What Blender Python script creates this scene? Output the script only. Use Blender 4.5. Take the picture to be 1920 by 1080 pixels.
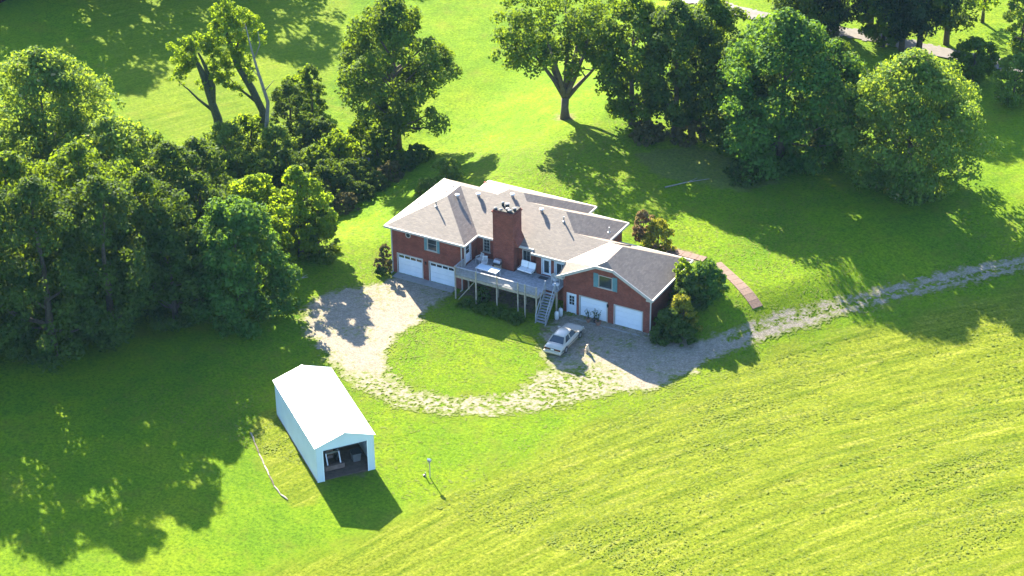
import bpy, bmesh, math, random
import numpy as np
from mathutils import Vector, Matrix
R = math.radians
SC = bpy.context.scene
COL = SC.collection
for o in list(SC.objects):
    bpy.data.objects.remove(o)

# ------------------------------------------------------------------ camera, light, exposure
HAZE = .000036
SUN_EL, SUN_AZ = 28.1, 309.2            # azimuth clockwise from +Y
cam_d = bpy.data.cameras.new('camera')
cam = bpy.data.objects.new('camera', cam_d)
COL.objects.link(cam)
SC.camera = cam
cam.location = (100.044, -152.864, 101.504)
_yaw, _pit, _rol = R(-29.589), R(29.601), R(-0.815)
_f = Vector((math.sin(_yaw)*math.cos(_pit), math.cos(_yaw)*math.cos(_pit), -math.sin(_pit)))
_r = Vector((math.cos(_yaw), -math.sin(_yaw), 0))
_u = _r.cross(_f)
_r2 = _r*math.cos(_rol) + _u*math.sin(_rol)
_u2 = -_r*math.sin(_rol) + _u*math.cos(_rol)
cam.rotation_euler = Matrix((_r2, _u2, -_f)).transposed().to_euler()
cam_d.sensor_fit = 'HORIZONTAL'
cam_d.sensor_width = 36
cam_d.lens = 36*4033.067/1920
cam_d.clip_start = 1
cam_d.clip_end = 3000

W = bpy.data.worlds.new('World')
SC.world = W
W.use_nodes = True
wn = W.node_tree.nodes
bg = wn['Background']
sky = wn.new('ShaderNodeTexSky')
sky.sky_type = 'NISHITA'
sky.sun_disc = False
sky.sun_elevation = R(SUN_EL)
sky.sun_rotation = R(SUN_AZ)
sky.ozone_density = 6.0
W.node_tree.links.new(sky.outputs[0], bg.inputs[0])
bg.inputs[1].default_value = 0.092
sl = bpy.data.lights.new('sun', 'SUN')
sl.energy = 5.0
sl.angle = R(0.5)
sl.color = (1.0, 0.90, 0.72)
so = bpy.data.objects.new('sun', sl)
COL.objects.link(so)
_sd = Vector((math.sin(R(SUN_AZ))*math.cos(R(SUN_EL)), math.cos(R(SUN_AZ))*math.cos(R(SUN_EL)), math.sin(R(SUN_EL))))
so.rotation_euler = _sd.to_track_quat('Z', 'Y').to_euler()
so.location = (0, 0, 60)
vs = SC.view_settings
vs.view_transform = 'Standard'
vs.look = 'None'
vs.gamma = 1
vs.use_curve_mapping = False
vs.exposure = 2.7

# ------------------------------------------------------------------ helpers
def tag(o, label=None, cat=None, group=None, kind=None):
    if label: o['label'] = label
    if cat: o['category'] = cat
    if group: o['group'] = group
    if kind: o['kind'] = kind
    return o

def thing(name, label, cat, loc=(0, 0, 0), rz=0, group=None):
    o = bpy.data.objects.new(name, None)
    o.empty_display_size = .3
    COL.objects.link(o)
    o.location = loc
    o.rotation_euler = (0, 0, rz)
    return tag(o, label, cat, group)

def copy_tree(o, parent=None):
    c = o.copy()
    COL.objects.link(c)
    if parent: c.parent = parent
    for ch in list(o.children):
        copy_tree(ch, c)
    return c

class MB:
    def __init__(s): s.v = []; s.f = []
    def poly(s, vs_):
        n = len(s.v); s.v += [tuple(v) for v in vs_]; s.f.append(tuple(range(n, n+len(vs_)))); return s
    def faces(s, v, f):
        n = len(s.v); s.v += [tuple(a) for a in v]; s.f += [tuple(i+n for i in a) for a in f]; return s
    def box(s, x0, x1, y0, y1, z0, z1):
        return s.faces([(x0,y0,z0),(x1,y0,z0),(x1,y1,z0),(x0,y1,z0),(x0,y0,z1),(x1,y0,z1),(x1,y1,z1),(x0,y1,z1)],
                       [(0,3,2,1),(4,5,6,7),(0,1,5,4),(1,2,6,5),(2,3,7,6),(3,0,4,7)])
    def bar(s, a, b, w, h=None, upv=(0, 0, 1)):
        a, b = Vector(a), Vector(b); h = h or w
        d = (b-a).normalized(); u = Vector(upv)
        if abs(d.dot(u)) > .98: u = Vector((0, 1, 0))
        r = d.cross(u).normalized(); u = r.cross(d).normalized()
        r *= w/2; u *= h/2
        p = [a-r-u, a+r-u, a+r+u, a-r+u, b-r-u, b+r-u, b+r+u, b-r+u]
        return s.faces(p, [(0,1,2,3),(7,6,5,4),(1,0,4,5),(2,1,5,6),(3,2,6,7),(0,3,7,4)])
    def tube(s, pts, rad, n=7):
        rings = []; pts = [Vector(p) for p in pts]
        base = len(s.v)
        for i, p in enumerate(pts):
            d = (pts[min(i+1, len(pts)-1)]-pts[max(i-1, 0)]).normalized()
            u = Vector((1, 0, 0)) if abs(d.x) < .8 else Vector((0, 1, 0))
            a = d.cross(u).normalized(); b = d.cross(a)
            r = rad[i] if hasattr(rad, '__len__') else rad
            for k in range(n):
                t = 2*math.pi*k/n
                s.v.append(tuple(p+a*(r*math.cos(t))+b*(r*math.sin(t))))
        for i in range(len(pts)-1):
            for k in range(n):
                q = base+i*n
                s.f.append((q+k, q+(k+1) % n, q+n+(k+1) % n, q+n+k))
        s.f.append(tuple(base+k for k in range(n))[::-1])
        s.f.append(tuple(base+(len(pts)-1)*n+k for k in range(n)))
        return s
    def lathe(s, c, prof, n=14, axis='z'):
        base = len(s.v)
        for r, z in prof:
            for k in range(n):
                t = 2*math.pi*k/n
                a, b = r*math.cos(t), r*math.sin(t)
                if axis == 'z': s.v.append((c[0]+a, c[1]+b, c[2]+z))
                else: s.v.append((c[0]+z, c[1]+a, c[2]+b))
        for i in range(len(prof)-1):
            for k in range(n):
                q = base+i*n
                s.f.append((q+k, q+(k+1) % n, q+n+(k+1) % n, q+n+k))
        s.f.append(tuple(base+k for k in range(n))[::-1])
        s.f.append(tuple(base+(len(prof)-1)*n+k for k in range(n)))
        return s
    def mesh(s, name, mat, smooth=False):
        me = bpy.data.meshes.new(name)
        me.from_pydata(s.v, [], s.f)
        me.materials.append(mat)
        if smooth: me.polygons.foreach_set('use_smooth', [True]*len(me.polygons))
        me.update()
        return me
    def build(s, name, mat, parent=None, smooth=False, bevel=0, fix=False):
        me = s.mesh(name, mat, smooth)
        if fix:
            bm = bmesh.new(); bm.from_mesh(me)
            bmesh.ops.remove_doubles(bm, verts=bm.verts, dist=.0005)
            bmesh.ops.recalc_face_normals(bm, faces=bm.faces); bm.to_mesh(me); bm.free()
        o = bpy.data.objects.new(name, me)
        COL.objects.link(o)
        if parent: o.parent = parent
        if bevel:
            m = o.modifiers.new('bevel', 'BEVEL'); m.width = bevel; m.segments = 2; m.limit_method = 'ANGLE'
        return o

def smooth01(t):
    t = np.clip(t, 0, 1); return t*t*(3-2*t)

def H(x, y):                      # the lot: level drive in front, yard 2.4 m higher behind the house
    return (2.4-4.6*smooth01((6-np.asarray(x, float))/22.))*smooth01(np.asarray(y, float)/(10.+32*smooth01((np.asarray(x, float)-33)/18.)))

def vnoise(x, y, seed=0):         # value noise, vectorised
    xi = np.floor(x).astype(np.int64); yi = np.floor(y).astype(np.int64)
    fx = x-xi; fy = y-yi; fx = fx*fx*(3-2*fx); fy = fy*fy*(3-2*fy)
    def h(a, b):
        n = (a*374761393+b*668265263+seed*982451653) & 0xffffffff
        n = ((n ^ (n >> 13))*1274126177) & 0xffffffff
        return ((n ^ (n >> 16)) & 0xffff)/65535.
    return (h(xi, yi)*(1-fx)+h(xi+1, yi)*fx)*(1-fy)+(h(xi, yi+1)*(1-fx)+h(xi+1, yi+1)*fx)*fy
def fbm(x, y, seed=0, o=3):
    r = 0; a = .5; t = 0
    for k in range(o):
        r = r+a*vnoise(x*2**k, y*2**k, seed+k); t += a; a *= .5
    return r/t

def sdist(x, y, poly):            # signed distance to a polygon, negative inside
    d = np.full(x.shape, 1e9); ins = np.zeros(x.shape, bool)
    n = len(poly)
    for i in range(n):
        ax, ay = poly[i]; bx, by = poly[(i+1) % n]
        ex, ey = bx-ax, by-ay
        t = np.clip(((x-ax)*ex+(y-ay)*ey)/(ex*ex+ey*ey+1e-9), 0, 1)
        d = np.minimum(d, np.hypot(x-ax-ex*t, y-ay-ey*t))
        c = ((ay > y) != (by > y)) & (x < (bx-ax)*(y-ay)/((by-ay) if abs(by-ay) > 1e-9 else 1e-9)+ax)
        ins ^= c
    return np.where(ins, -d, d)
def ldist(x, y, line):            # distance to an open polyline
    d = np.full(x.shape, 1e9)
    for (ax, ay), (bx, by) in zip(line, line[1:]):
        ex, ey = bx-ax, by-ay
        t = np.clip(((x-ax)*ex+(y-ay)*ey)/(ex*ex+ey*ey+1e-9), 0, 1)
        d = np.minimum(d, np.hypot(x-ax-ex*t, y-ay-ey*t))
    return d

# ------------------------------------------------------------------ materials
def mat(name, col, rough=.8, metal=0, spec=.5, var=0, scale=3, bump=0, bscale=30, bdist=.02, extra=None):
    m = bpy.data.materials.new(name); m.use_nodes = True
    nt = m.node_tree; N = nt.nodes; L = nt.links
    b = N['Principled BSDF']
    b.inputs['Base Color'].default_value = (*col, 1)
    b.inputs['Roughness'].default_value = rough
    b.inputs['Metallic'].default_value = metal
    b.inputs['Specular IOR Level'].default_value = spec
    tc = N.new('ShaderNodeTexCoord')
    if var:
        nz = N.new('ShaderNodeTexNoise'); nz.inputs['Scale'].default_value = scale; nz.inputs['Detail'].default_value = 6
        L.new(tc.outputs['Object'], nz.inputs['Vector'])
        cr = N.new('ShaderNodeValToRGB')
        cr.color_ramp.elements[0].position = .3; cr.color_ramp.elements[1].position = .7
        cr.color_ramp.elements[0].color = (*[max(0, c*(1-var)) for c in col], 1)
        cr.color_ramp.elements[1].color = (*[min(1, c*(1+var)) for c in col], 1)
        L.new(nz.outputs[0], cr.inputs[0]); L.new(cr.outputs[0], b.inputs['Base Color'])
    if bump:
        n2 = N.new('ShaderNodeTexNoise'); n2.inputs['Scale'].default_value = bscale; n2.inputs['Detail'].default_value = 5
        L.new(tc.outputs['Object'], n2.inputs['Vector'])
        bp = N.new('ShaderNodeBump'); bp.inputs['Strength'].default_value = bump; bp.inputs['Distance'].default_value = bdist
        L.new(n2.outputs[0], bp.inputs['Height']); L.new(bp.outputs[0], b.inputs['Normal'])
    return m

def ramp(N, stops):
    cr = N.new('ShaderNodeValToRGB'); e = cr.color_ramp.elements
    while len(e) < len(stops): e.new(.5)
    for k, (p, c) in enumerate(stops): e[k].position = p; e[k].color = (*c, 1)
    return cr

def mixc(N, L, fac, a, b, mode='MIX'):
    m = N.new('ShaderNodeMix'); m.data_type = 'RGBA'; m.blend_type = mode
    for inp, v in ((m.inputs['Factor'], fac), (m.inputs['A'], a), (m.inputs['B'], b)):
        if hasattr(v, 'is_output'): L.new(v, inp)
        elif isinstance(v, tuple): inp.default_value = (*v, 1)
        else: inp.default_value = v
    return m.outputs['Result']

def mat_leaf(name, dark, light, trans, tf=.45, warm=None):
    m = bpy.data.materials.new(name); m.use_nodes = True
    nt = m.node_tree; N = nt.nodes; L = nt.links
    b = N['Principled BSDF']; out = N['Material Output']
    at = N.new('ShaderNodeAttribute'); at.attribute_name = 'tint'
    st = [(0, dark), (.8, light)]
    if warm: st += [(.94, light), (1, warm)]
    cr = ramp(N, st)
    L.new(at.outputs['Fac'], cr.inputs[0])
    L.new(cr.outputs[0], b.inputs['Base Color'])
    b.inputs['Roughness'].default_value = .75
    b.inputs['Specular IOR Level'].default_value = .08
    tr = N.new('ShaderNodeBsdfTranslucent')
    L.new(mixc(N, L, .85, cr.outputs[0], trans), tr.inputs[0])
    mx = N.new('ShaderNodeMixShader'); mx.inputs[0].default_value = tf
    L.new(b.outputs[0], mx.inputs[1]); L.new(tr.outputs[0], mx.inputs[2]); L.new(mx.outputs[0], out.inputs[0])
    return m

def mat_ground():
    m = bpy.data.materials.new('grass_ground'); m.use_nodes = True
    nt = m.node_tree; N = nt.nodes; L = nt.links
    b = N['Principled BSDF']; b.inputs['Roughness'].default_value = .95; b.inputs['Specular IOR Level'].default_value = .05
    tc = N.new('ShaderNodeTexCoord'); g = tc.outputs['Object']
    def noise(sc, det=5, rough=.6, vec=None, dist=0):
        n = N.new('ShaderNodeTexNoise'); n.inputs['Scale'].default_value = sc; n.inputs['Detail'].default_value = det
        n.inputs['Roughness'].default_value = rough; n.inputs['Distortion'].default_value = dist
        L.new(vec or g, n.inputs['Vector']); return n.outputs[0]
    big, mid, fine = noise(.09), noise(.7), noise(3.4, 7, .8)
    lawn = ramp(N, [(.3, LAWN[0]), (.5, LAWN[1]), (.72, LAWN[2])]); L.new(big, lawn.inputs[0])
    lawn2 = ramp(N, [(.34, (.3, .42, .3)), (.5, (1, 1, 1)), (.66, (1.6, 1.42, 1.6))]); L.new(fine, lawn2.inputs[0])
    lc = mixc(N, L, 1., lawn.outputs[0], lawn2.outputs[0], 'MULTIPLY')
    m2 = ramp(N, [(.35, (.85, .9, .9)), (.65, (1.1, 1.05, 1))]); L.new(mid, m2.inputs[0])
    lc = mixc(N, L, 1., lc, m2.outputs[0], 'MULTIPLY')
    dry = ramp(N, [(.52, (0, 0, 0)), (.68, (.5, .5, .5))]); L.new(noise(.32, 6, .7), dry.inputs[0])
    lc = mixc(N, L, dry.outputs[0], lc, (.12, .13, .015))
    # hay stubble, in mown rows
    mp = N.new('ShaderNodeMapping'); mp.inputs['Rotation'].default_value = (0, 0, R(ROWANG)); L.new(g, mp.inputs['Vector'])
    s3 = N.new('ShaderNodeSeparateXYZ'); L.new(mp.outputs[0], s3.inputs[0])
    def mth(op, a_, b_):
        q = N.new('ShaderNodeMath'); q.operation = op
        for k_, w_ in enumerate((a_, b_)):
            if hasattr(w_, 'is_output'): L.new(w_, q.inputs[k_])
            else: q.inputs[k_].default_value = w_
        return q.outputs[0]
    du = mth('SUBTRACT', s3.outputs[0], ROWU)
    v2 = mth('ADD', s3.outputs[1], mth('MULTIPLY', mth('MULTIPLY', du, du), .004))
    c3 = N.new('ShaderNodeCombineXYZ'); L.new(mth('MULTIPLY', s3.outputs[0], .09), c3.inputs[0]); L.new(v2, c3.inputs[1])
    rows = noise(1.6, 6, .7, c3.outputs[0], .4)
    hay = ramp(N, [(.34, HAY[0]), (.45, HAY[1]), (.55, HAY[2]), (.68, HAY[3])]); L.new(rows, hay.inputs[0])
    f3 = ramp(N, [(.36, (.38, .46, .3)), (.52, (1, 1, 1)), (.68, (1.55, 1.45, 1.9))]); L.new(noise(3.6, 6, .8), f3.inputs[0])
    hc = mixc(N, L, 1., hay.outputs[0], f3.outputs[0], 'MULTIPLY')
    ah = N.new('ShaderNodeAttribute'); ah.attribute_name = 'hay'
    c = mixc(N, L, ah.outputs['Fac'], lc, hc)
    ad = N.new('ShaderNodeAttribute'); ad.attribute_name = 'dirt'
    dr = ramp(N, [(.3, (.07, .05, .035)), (.7, (.2, .15, .1))]); L.new(noise(3), dr.inputs[0])
    c = mixc(N, L, ad.outputs['Fac'], c, dr.outputs[0])
    L.new(c, b.inputs['Base Color'])
    bp = N.new('ShaderNodeBump'); bp.inputs['Strength'].default_value = .85; bp.inputs['Distance'].default_value = .11
    L.new(noise(3.2, 7, .85), bp.inputs['Height']); L.new(bp.outputs[0], b.inputs['Normal'])
    return m

LAWN = [(.062, .13, .004), (.092, .162, .004), (.132, .182, .006)]
HAY = [(.074, .112, .005), (.108, .14, .007), (.140, .166, .011), (.186, .194, .03)]
ROWANG = -60
_c = (32.87, -12.60)
ROWU = _c[0]*math.cos(R(ROWANG))-_c[1]*math.sin(R(ROWANG))

def mat_gravel():
    m = bpy.data.materials.new('gravel'); m.use_nodes = True
    nt = m.node_tree; N = nt.nodes; L = nt.links
    b = N['Principled BSDF']; b.inputs['Roughness'].default_value = .95; b.inputs['Specular IOR Level'].default_value = .2
    tc = N.new('ShaderNodeTexCoord'); g = tc.outputs['Object']
    v = N.new('ShaderNodeTexVoronoi'); v.inputs['Scale'].default_value = 11; L.new(g, v.inputs['Vector'])
    n = N.new('ShaderNodeTexNoise'); n.inputs['Scale'].default_value = 1.4; n.inputs['Detail'].default_value = 9; n.inputs['Roughness'].default_value = .8; L.new(g, n.inputs['Vector'])
    a = ramp(N, [(.3, (.12, .105, .06)), (.42, (.20, .17, .128)), (.58, (.25, .213, .165)), (.75, (.31, .275, .225))]); L.new(n.outputs[0], a.inputs[0])
    bb = N.new('ShaderNodeSeparateColor'); L.new(v.outputs['Color'], bb.inputs[0])
    r2 = ramp(N, [(0, (.72, .72, .73)), (1, (1.22, 1.2, 1.18))]); L.new(bb.outputs[0], r2.inputs[0])
    gc = mixc(N, L, 1., a.outputs[0], r2.outputs[0], 'MULTIPLY')
    at = N.new('ShaderNodeAttribute'); at.attribute_name = 'solid'
    sr = ramp(N, [(.12, (1, 1, 1)), (.4, (.8, .8, .8)), (.75, (.25, .25, .25)), (1.0, (0, 0, 0))]); L.new(at.outputs['Fac'], sr.inputs[0])
    L.new(mixc(N, L, sr.outputs[0], gc, (.098, .13, .008)), b.inputs['Base Color'])
    bp = N.new('ShaderNodeBump'); bp.inputs['Strength'].default_value = .9; bp.inputs['Distance'].default_value = .05
    L.new(v.outputs['Distance'], bp.inputs['Height']); L.new(bp.outputs[0], b.inputs['Normal'])
    return m

def mat_brick():
    m = bpy.data.materials.new('red_brick'); m.use_nodes = True
    nt = m.node_tree; N = nt.nodes; L = nt.links
    b = N['Principled BSDF']; b.inputs['Roughness'].default_value = .85; b.inputs['Specular IOR Level'].default_value = .2
    tc = N.new('ShaderNodeTexCoord')
    sp = N.new('ShaderNodeSeparateXYZ'); L.new(tc.outputs['Object'], sp.inputs[0])
    ad = N.new('ShaderNodeMath'); L.new(sp.outputs[0], ad.inputs[0]); L.new(sp.outputs[1], ad.inputs[1])
    cb = N.new('ShaderNodeCombineXYZ'); L.new(ad.outputs[0], cb.inputs[0]); L.new(sp.outputs[2], cb.inputs[1])
    bt = N.new('ShaderNodeTexBrick'); L.new(cb.outputs[0], bt.inputs['Vector'])
    bt.inputs['Scale'].default_value = 1; bt.inputs['Brick Width'].default_value = .21; bt.inputs['Row Height'].default_value = .075
    bt.inputs['Mortar Size'].default_value = .006; bt.inputs['Bias'].default_value = 0
    bt.inputs['Color1'].default_value = (.235, .058, .034, 1); bt.inputs['Color2'].default_value = (.155, .037, .025, 1); bt.inputs['Mortar'].default_value = (.2, .13, .11, 1)
    n = N.new('ShaderNodeTexNoise'); n.inputs['Scale'].default_value = 1.3; n.inputs['Detail'].default_value = 6; L.new(tc.outputs['Object'], n.inputs['Vector'])
    r = ramp(N, [(.3, (.75, .72, .72)), (.7, (1.15, 1.12, 1.1))]); L.new(n.outputs[0], r.inputs[0])
    L.new(mixc(N, L, 1., bt.outputs[0], r.outputs[0], 'MULTIPLY'), b.inputs['Base Color'])
    bp = N.new('ShaderNodeBump'); bp.inputs['Strength'].default_value = .5; bp.inputs['Distance'].default_value = .01; bp.invert = True
    L.new(bt.outputs['Fac'], bp.inputs['Height']); L.new(bp.outputs[0], b.inputs['Normal'])
    return m

def mat_shingle():
    m = bpy.data.materials.new('asphalt_shingles'); m.use_nodes = True
    nt = m.node_tree; N = nt.nodes; L = nt.links
    b = N['Principled BSDF']; b.inputs['Roughness'].default_value = .62; b.inputs['Specular IOR Level'].default_value = .55
    tc = N.new('ShaderNodeTexCoord'); ge = N.new('ShaderNodeNewGeometry')
    # courses follow the height, tabs run along the slope's horizontal
    sp = N.new('ShaderNodeSeparateXYZ'); L.new(tc.outputs['Object'], sp.inputs[0])
    sn = N.new('ShaderNodeSeparateXYZ'); L.new(ge.outputs['True Normal'], sn.inputs[0])
    ax = N.new('ShaderNodeMath'); ax.operation = 'ABSOLUTE'; L.new(sn.outputs[0], ax.inputs[0])
    ay = N.new('ShaderNodeMath'); ay.operation = 'ABSOLUTE'; L.new(sn.outputs[1], ay.inputs[0])
    gt = N.new('ShaderNodeMath'); gt.operation = 'GREATER_THAN'; L.new(ax.outputs[0], gt.inputs[0]); L.new(ay.outputs[0], gt.inputs[1])
    mx = N.new('ShaderNodeMix'); L.new(gt.outputs[0], mx.inputs['Factor']); L.new(sp.outputs[0], mx.inputs[2]); L.new(sp.outputs[1], mx.inputs[3])
    zz = N.new('ShaderNodeMath'); zz.operation = 'MULTIPLY'; zz.inputs[1].default_value = 2.2; L.new(sp.outputs[2], zz.inputs[0])
    cb = N.new('ShaderNodeCombineXYZ'); L.new(mx.outputs[0], cb.inputs[0]); L.new(zz.outputs[0], cb.inputs[1])
    bt = N.new('ShaderNodeTexBrick'); L.new(cb.outputs[0], bt.inputs['Vector'])
    bt.inputs['Scale'].default_value = 1; bt.inputs['Brick Width'].default_value = .33; bt.inputs['Row Height'].default_value = .145
    bt.inputs['Mortar Size'].default_value = .008; bt.inputs['Bias'].default_value = 0
    bt.inputs['Color1'].default_value = (.18, .138, .102, 1); bt.inputs['Color2'].default_value = (.12, .092, .07, 1); bt.inputs['Mortar'].default_value = (.1, .085, .075, 1)
    n = N.new('ShaderNodeTexNoise'); n.inputs['Scale'].default_value = 1.1; n.inputs['Detail'].default_value = 7; n.inputs['Roughness'].default_value = .65; L.new(tc.outputs['Object'], n.inputs['Vector'])
    r = ramp(N, [(.3, (.86, .84, .84)), (.7, (1.12, 1.1, 1.08))]); L.new(n.outputs[0], r.inputs[0])
    L.new(mixc(N, L, 1., bt.outputs[0], r.outputs[0], 'MULTIPLY'), b.inputs['Base Color'])
    n2 = N.new('ShaderNodeTexNoise'); n2.inputs['Scale'].default_value = 7; n2.inputs['Detail'].default_value = 3; L.new(tc.outputs['Object'], n2.inputs['Vector'])
    bp = N.new('ShaderNodeBump'); bp.inputs['Strength'].default_value = .4; bp.inputs['Distance'].default_value = .03
    L.new(n2.outputs[0], bp.inputs['Height']); L.new(bp.outputs[0], b.inputs['Normal'])
    return m

def LD(c, k=.72): return tuple(a*k for a in c)
M = dict(
    ground=mat_ground(), gravel=mat_gravel(), brick=mat_brick(), shingle=mat_shingle(),
    trim=mat('white_trim', (.38, .355, .315), .5, var=.08, scale=2),
    door=mat('white_door_paint', (.62, .66, .7), .45, var=.04, scale=1.5),
    glass=mat('dark_glass', (.02, .03, .035), .08, spec=.9),
    shutter=mat('teal_shutter', (.09, .2, .22), .6, var=.1, scale=5),
    wood=mat('grey_deck_wood', (.27, .27, .27), .8, var=.25, scale=4, bump=.3, bscale=20),
    woodtan=mat('weathered_timber', (.32, .27, .2), .85, var=.25, scale=5, bump=.3),
    dark=mat('dark_void', (.02, .02, .02), .9),
    metalwall=mat('shed_wall_steel', (.54, .62, .63), .4, spec=.5, var=.05, scale=.8),  # shed wall sheet, toned bluer and darker than the white roof sheet
    metalwhite=mat('white_sheet_metal', (.78, .80, .81), .38, spec=.6, var=.04, scale=.8),
    metalgrey=mat('grey_metal', (.35, .35, .36), .4, metal=.7, var=.1),
    rust=mat('rusty_metal', (.16, .1, .08), .7, var=.3),
    orange=mat('faded_tractor_paint', (.17, .1, .075), .6, var=.3),
    black=mat('black_rubber', (.015, .015, .016), .8),
    car=mat('cream_white_car_paint', (.40, .365, .30), .25, spec=.6),
    cartrim=mat('dark_car_trim', (.03, .03, .035), .45),
    tail=mat('tail_light_lens', (.08, .01, .012), .2),
    plate=mat('number_plate', (.6, .62, .65), .4),
    plastic=mat('white_plastic', (.55, .55, .53), .4, var=.05),
    cushion=mat('pale_cushion', (.72, .72, .7), .8, var=.05),
    terracotta=mat('clay_pot', (.22, .11, .07), .8, var=.2),
    walk=mat('brick_paving', (.125, .072, .05), .85, var=.25, scale=6, bump=.5, bscale=12),
    road=mat('worn_asphalt', (.105, .093, .083), .9, var=.2, scale=1.5, bump=.4, bscale=15),
    fur=mat('cream_fur', (.62, .46, .30), .8, var=.2, scale=12, bump=.5),
    nose=mat('dark_nose', (.02, .015, .012), .4),
    bark=mat('tree_bark', (.085, .065, .045), .9, var=.35, scale=4, bump=.8, bscale=9, bdist=.06),
    barkpale=mat('pale_bark', (.2, .18, .145), .85, var=.3, scale=4, bump=.6, bscale=9, bdist=.05),
    barkivy=mat('ivy_covered_bark', (.05, .06, .025), .9, var=.4, scale=5, bump=1, bscale=7, bdist=.12),
    soil=mat('bare_soil', (.11, .07, .05), .95, var=.3, scale=3, bump=.6),
    concrete=mat('concrete', (.24, .225, .21), .85, var=.12, scale=2),
)
YG = (.20, .27, .012)
ML = dict(
    mid=mat_leaf('leaves_mid_green', (.020, .052, .010), (.080, .140, .018), (.24, .34, .010), .38),
    dark=mat_leaf('leaves_dark_green', (.014, .040, .011), (.062, .105, .018), (.18, .27, .012), .32),
    light=mat_leaf('leaves_light_green', (.042, .10, .018), (.125, .205, .038), (.30, .40, .02), .42, (.34, .27, .12)),
    lime=mat_leaf('leaves_lime_green', (0.0455, 0.104, 0.0078), (0.143, 0.221, 0.0156), (.34, .46, .012), .48),
    pine=mat_leaf('needles_dark', (0.0091, 0.026, 0.0104), (0.0286, 0.0546, 0.0208), (.06, .10, .02), .18),
    blue=mat_leaf('leaves_deep_green', (.018, .065, .014), (.066, .15, .028), (.20, .34, .014), .36),
    pink=mat_leaf('leaves_with_pink_blossom', (.06, .09, .02), (.30, .17, .09), (.35, .25, .10), .36),
    gold=mat_leaf('leaves_golden', (0.065, 0.091, 0.0104), (0.234, 0.234, 0.026), (.4, .38, .02), .4),
    brown=mat_leaf('leaves_brownish', (0.0455, 0.052, 0.0156), (0.13, 0.117, 0.0455), (.2, .17, .04), .3),
)

# ------------------------------------------------------------------ ground plan (metres, house corner at the origin)
yard = [(0.55, -0.87), (-0.35, -3.01), (-2.62, -5.15), (-3.73, -8.06), (-3.12, -11.14), (-0.40, -14.11), (2.97, -16.36), (6.24, -18.55), (9.46, -20.05), (13.02, -20.61), (17.32, -19.66), (20.35, -18.43), (23.36, -16.25), (26.76, -12.79), (29.22, -9.42), (31.97, -7.05), (33.34, -3.91), (34.15, 0.02), (36.75, 3.59), (40.72, 9.07), (45.44, 15.77), (54.47, 25.76), (62.29, 34.09), (61.23, 36.04), (53.63, 28.35), (48.90, 23.64), (43.15, 16.20), (38.38, 9.55), (34.86, 5.42), (32.54, 2.35), (27.79, 0.80), (26.81, 1.58), (19.51, 1.33), (17.99, -0.38), (18.38, -2.16), (18.79, -4.97), (21.86, -8.60), (20.99, -13.90), (16.74, -16.86), (12.65, -17.35), (9.58, -16.16), (7.76, -13.81), (6.83, -10.48), (7.30, -6.72), (7.37, -0.78), (4.34, -0.28)]
ring = [(9.65, -19.65), (13.61, -19.80), (17.75, -18.57), (21.59, -15.94), (24.38, -12.29), (25.43, -9.24)]
lane_mid = [(34.41, 2.91), (38.82, 8.53), (44.00, 15.40), (49.50, 21.96), (54.13, 26.82), (61.11, 34.63)]
haypoly = [(16.58, -53.52), (19.05, -44.39), (22.19, -38.54), (25.31, -31.38), (29.19, -20.32), (34.92, -6.18), (38.27, 0.15), (43.09, 5.87), (50.02, 14.66), (62.90, 28.31), (90.61, 7.93), (75.42, -42.41), (28.12, -68.01)]
hay2 = [(-84.88, 53.23), (-48.00, 19.75), (-31.77, 15.86), (-29.51, 27.05), (-33.79, 42.39), (-48.62, 67.67)]
moundpoly = [(3.32, -26.94), (3.90, -25.67), (14.10, -33.97), (14.98, -36.07), (13.58, -37.24), (10.03, -34.84), (4.31, -29.93)]
dirtspots = [([(7.65, -1.45), (10.51, -0.84), (15.81, -0.53), (15.67, 1.82), (13.84, 3.08), (7.32, 1.12)], 1.), ([(16.95, -1.59), (19.53, 0.11), (20.47, -0.28), (20.41, -2.82), (18.22, -2.90)], .9),
             ([(21.06, 13.04), (25.75, 13.33), (27.63, 11.69), (26.87, 10.93), (22.36, 11.53)], .8), ([(11.48, 29.48), (15.82, 34.64), (28.14, 31.27), (25.27, 27.06), (15.62, 26.04)], .35),
             ([(12.21, -31.92), (16.10, -28.94), (16.73, -29.94), (13.68, -33.33)], .8), ([(-1.98, 36.88), (0.49, 36.59), (1.87, 34.60), (-0.81, 34.69)], .6)]
road_line = [(-16.40, 84.36), (-3.94, 75.58), (4.13, 70.31), (9.94, 69.70), (17.32, 69.88), (22.55, 70.09), (27.90, 69.70), (33.05, 69.61), (38.10, 69.53), (43.15, 69.16), (52.26, 66.65)]

def gravel_mask(x, y):
    d = sdist(x, y, yard)
    n = fbm(x*1.3, y*1.3, 5, 4)-.5
    core = smooth01((.45-d-n*1.5-(fbm(x*5, y*5, 6, 2)-.5)*1.2)/1.3)
    thin = 1-smooth01((ldist(x, y, ring)-1.6)/3.5)          # grass comes up through the ring's far side
    mid = 1-smooth01((ldist(x, y, lane_mid)-.22)/.35)       # grass between the wheel tracks
    patch = fbm(x*3.6, y*3.6, 17, 3)
    k = core*(1-thin*smooth01((patch+(vnoise(x*7, y*7, 4)-.5)*.4-.22)/.55)*.9)
    k = k*(1-mid*smooth01((patch+(vnoise(x*7, y*7, 24)-.5)*.5-.28)/.3)*.85)
    inner = smooth01((fbm(x*.5, y*.5, 3, 3)-.5)/.12)*smooth01((patch+(vnoise(x*8, y*8, 14)-.5)*.5-.4)/.5)*.6
    return k*(1-inner)

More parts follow.
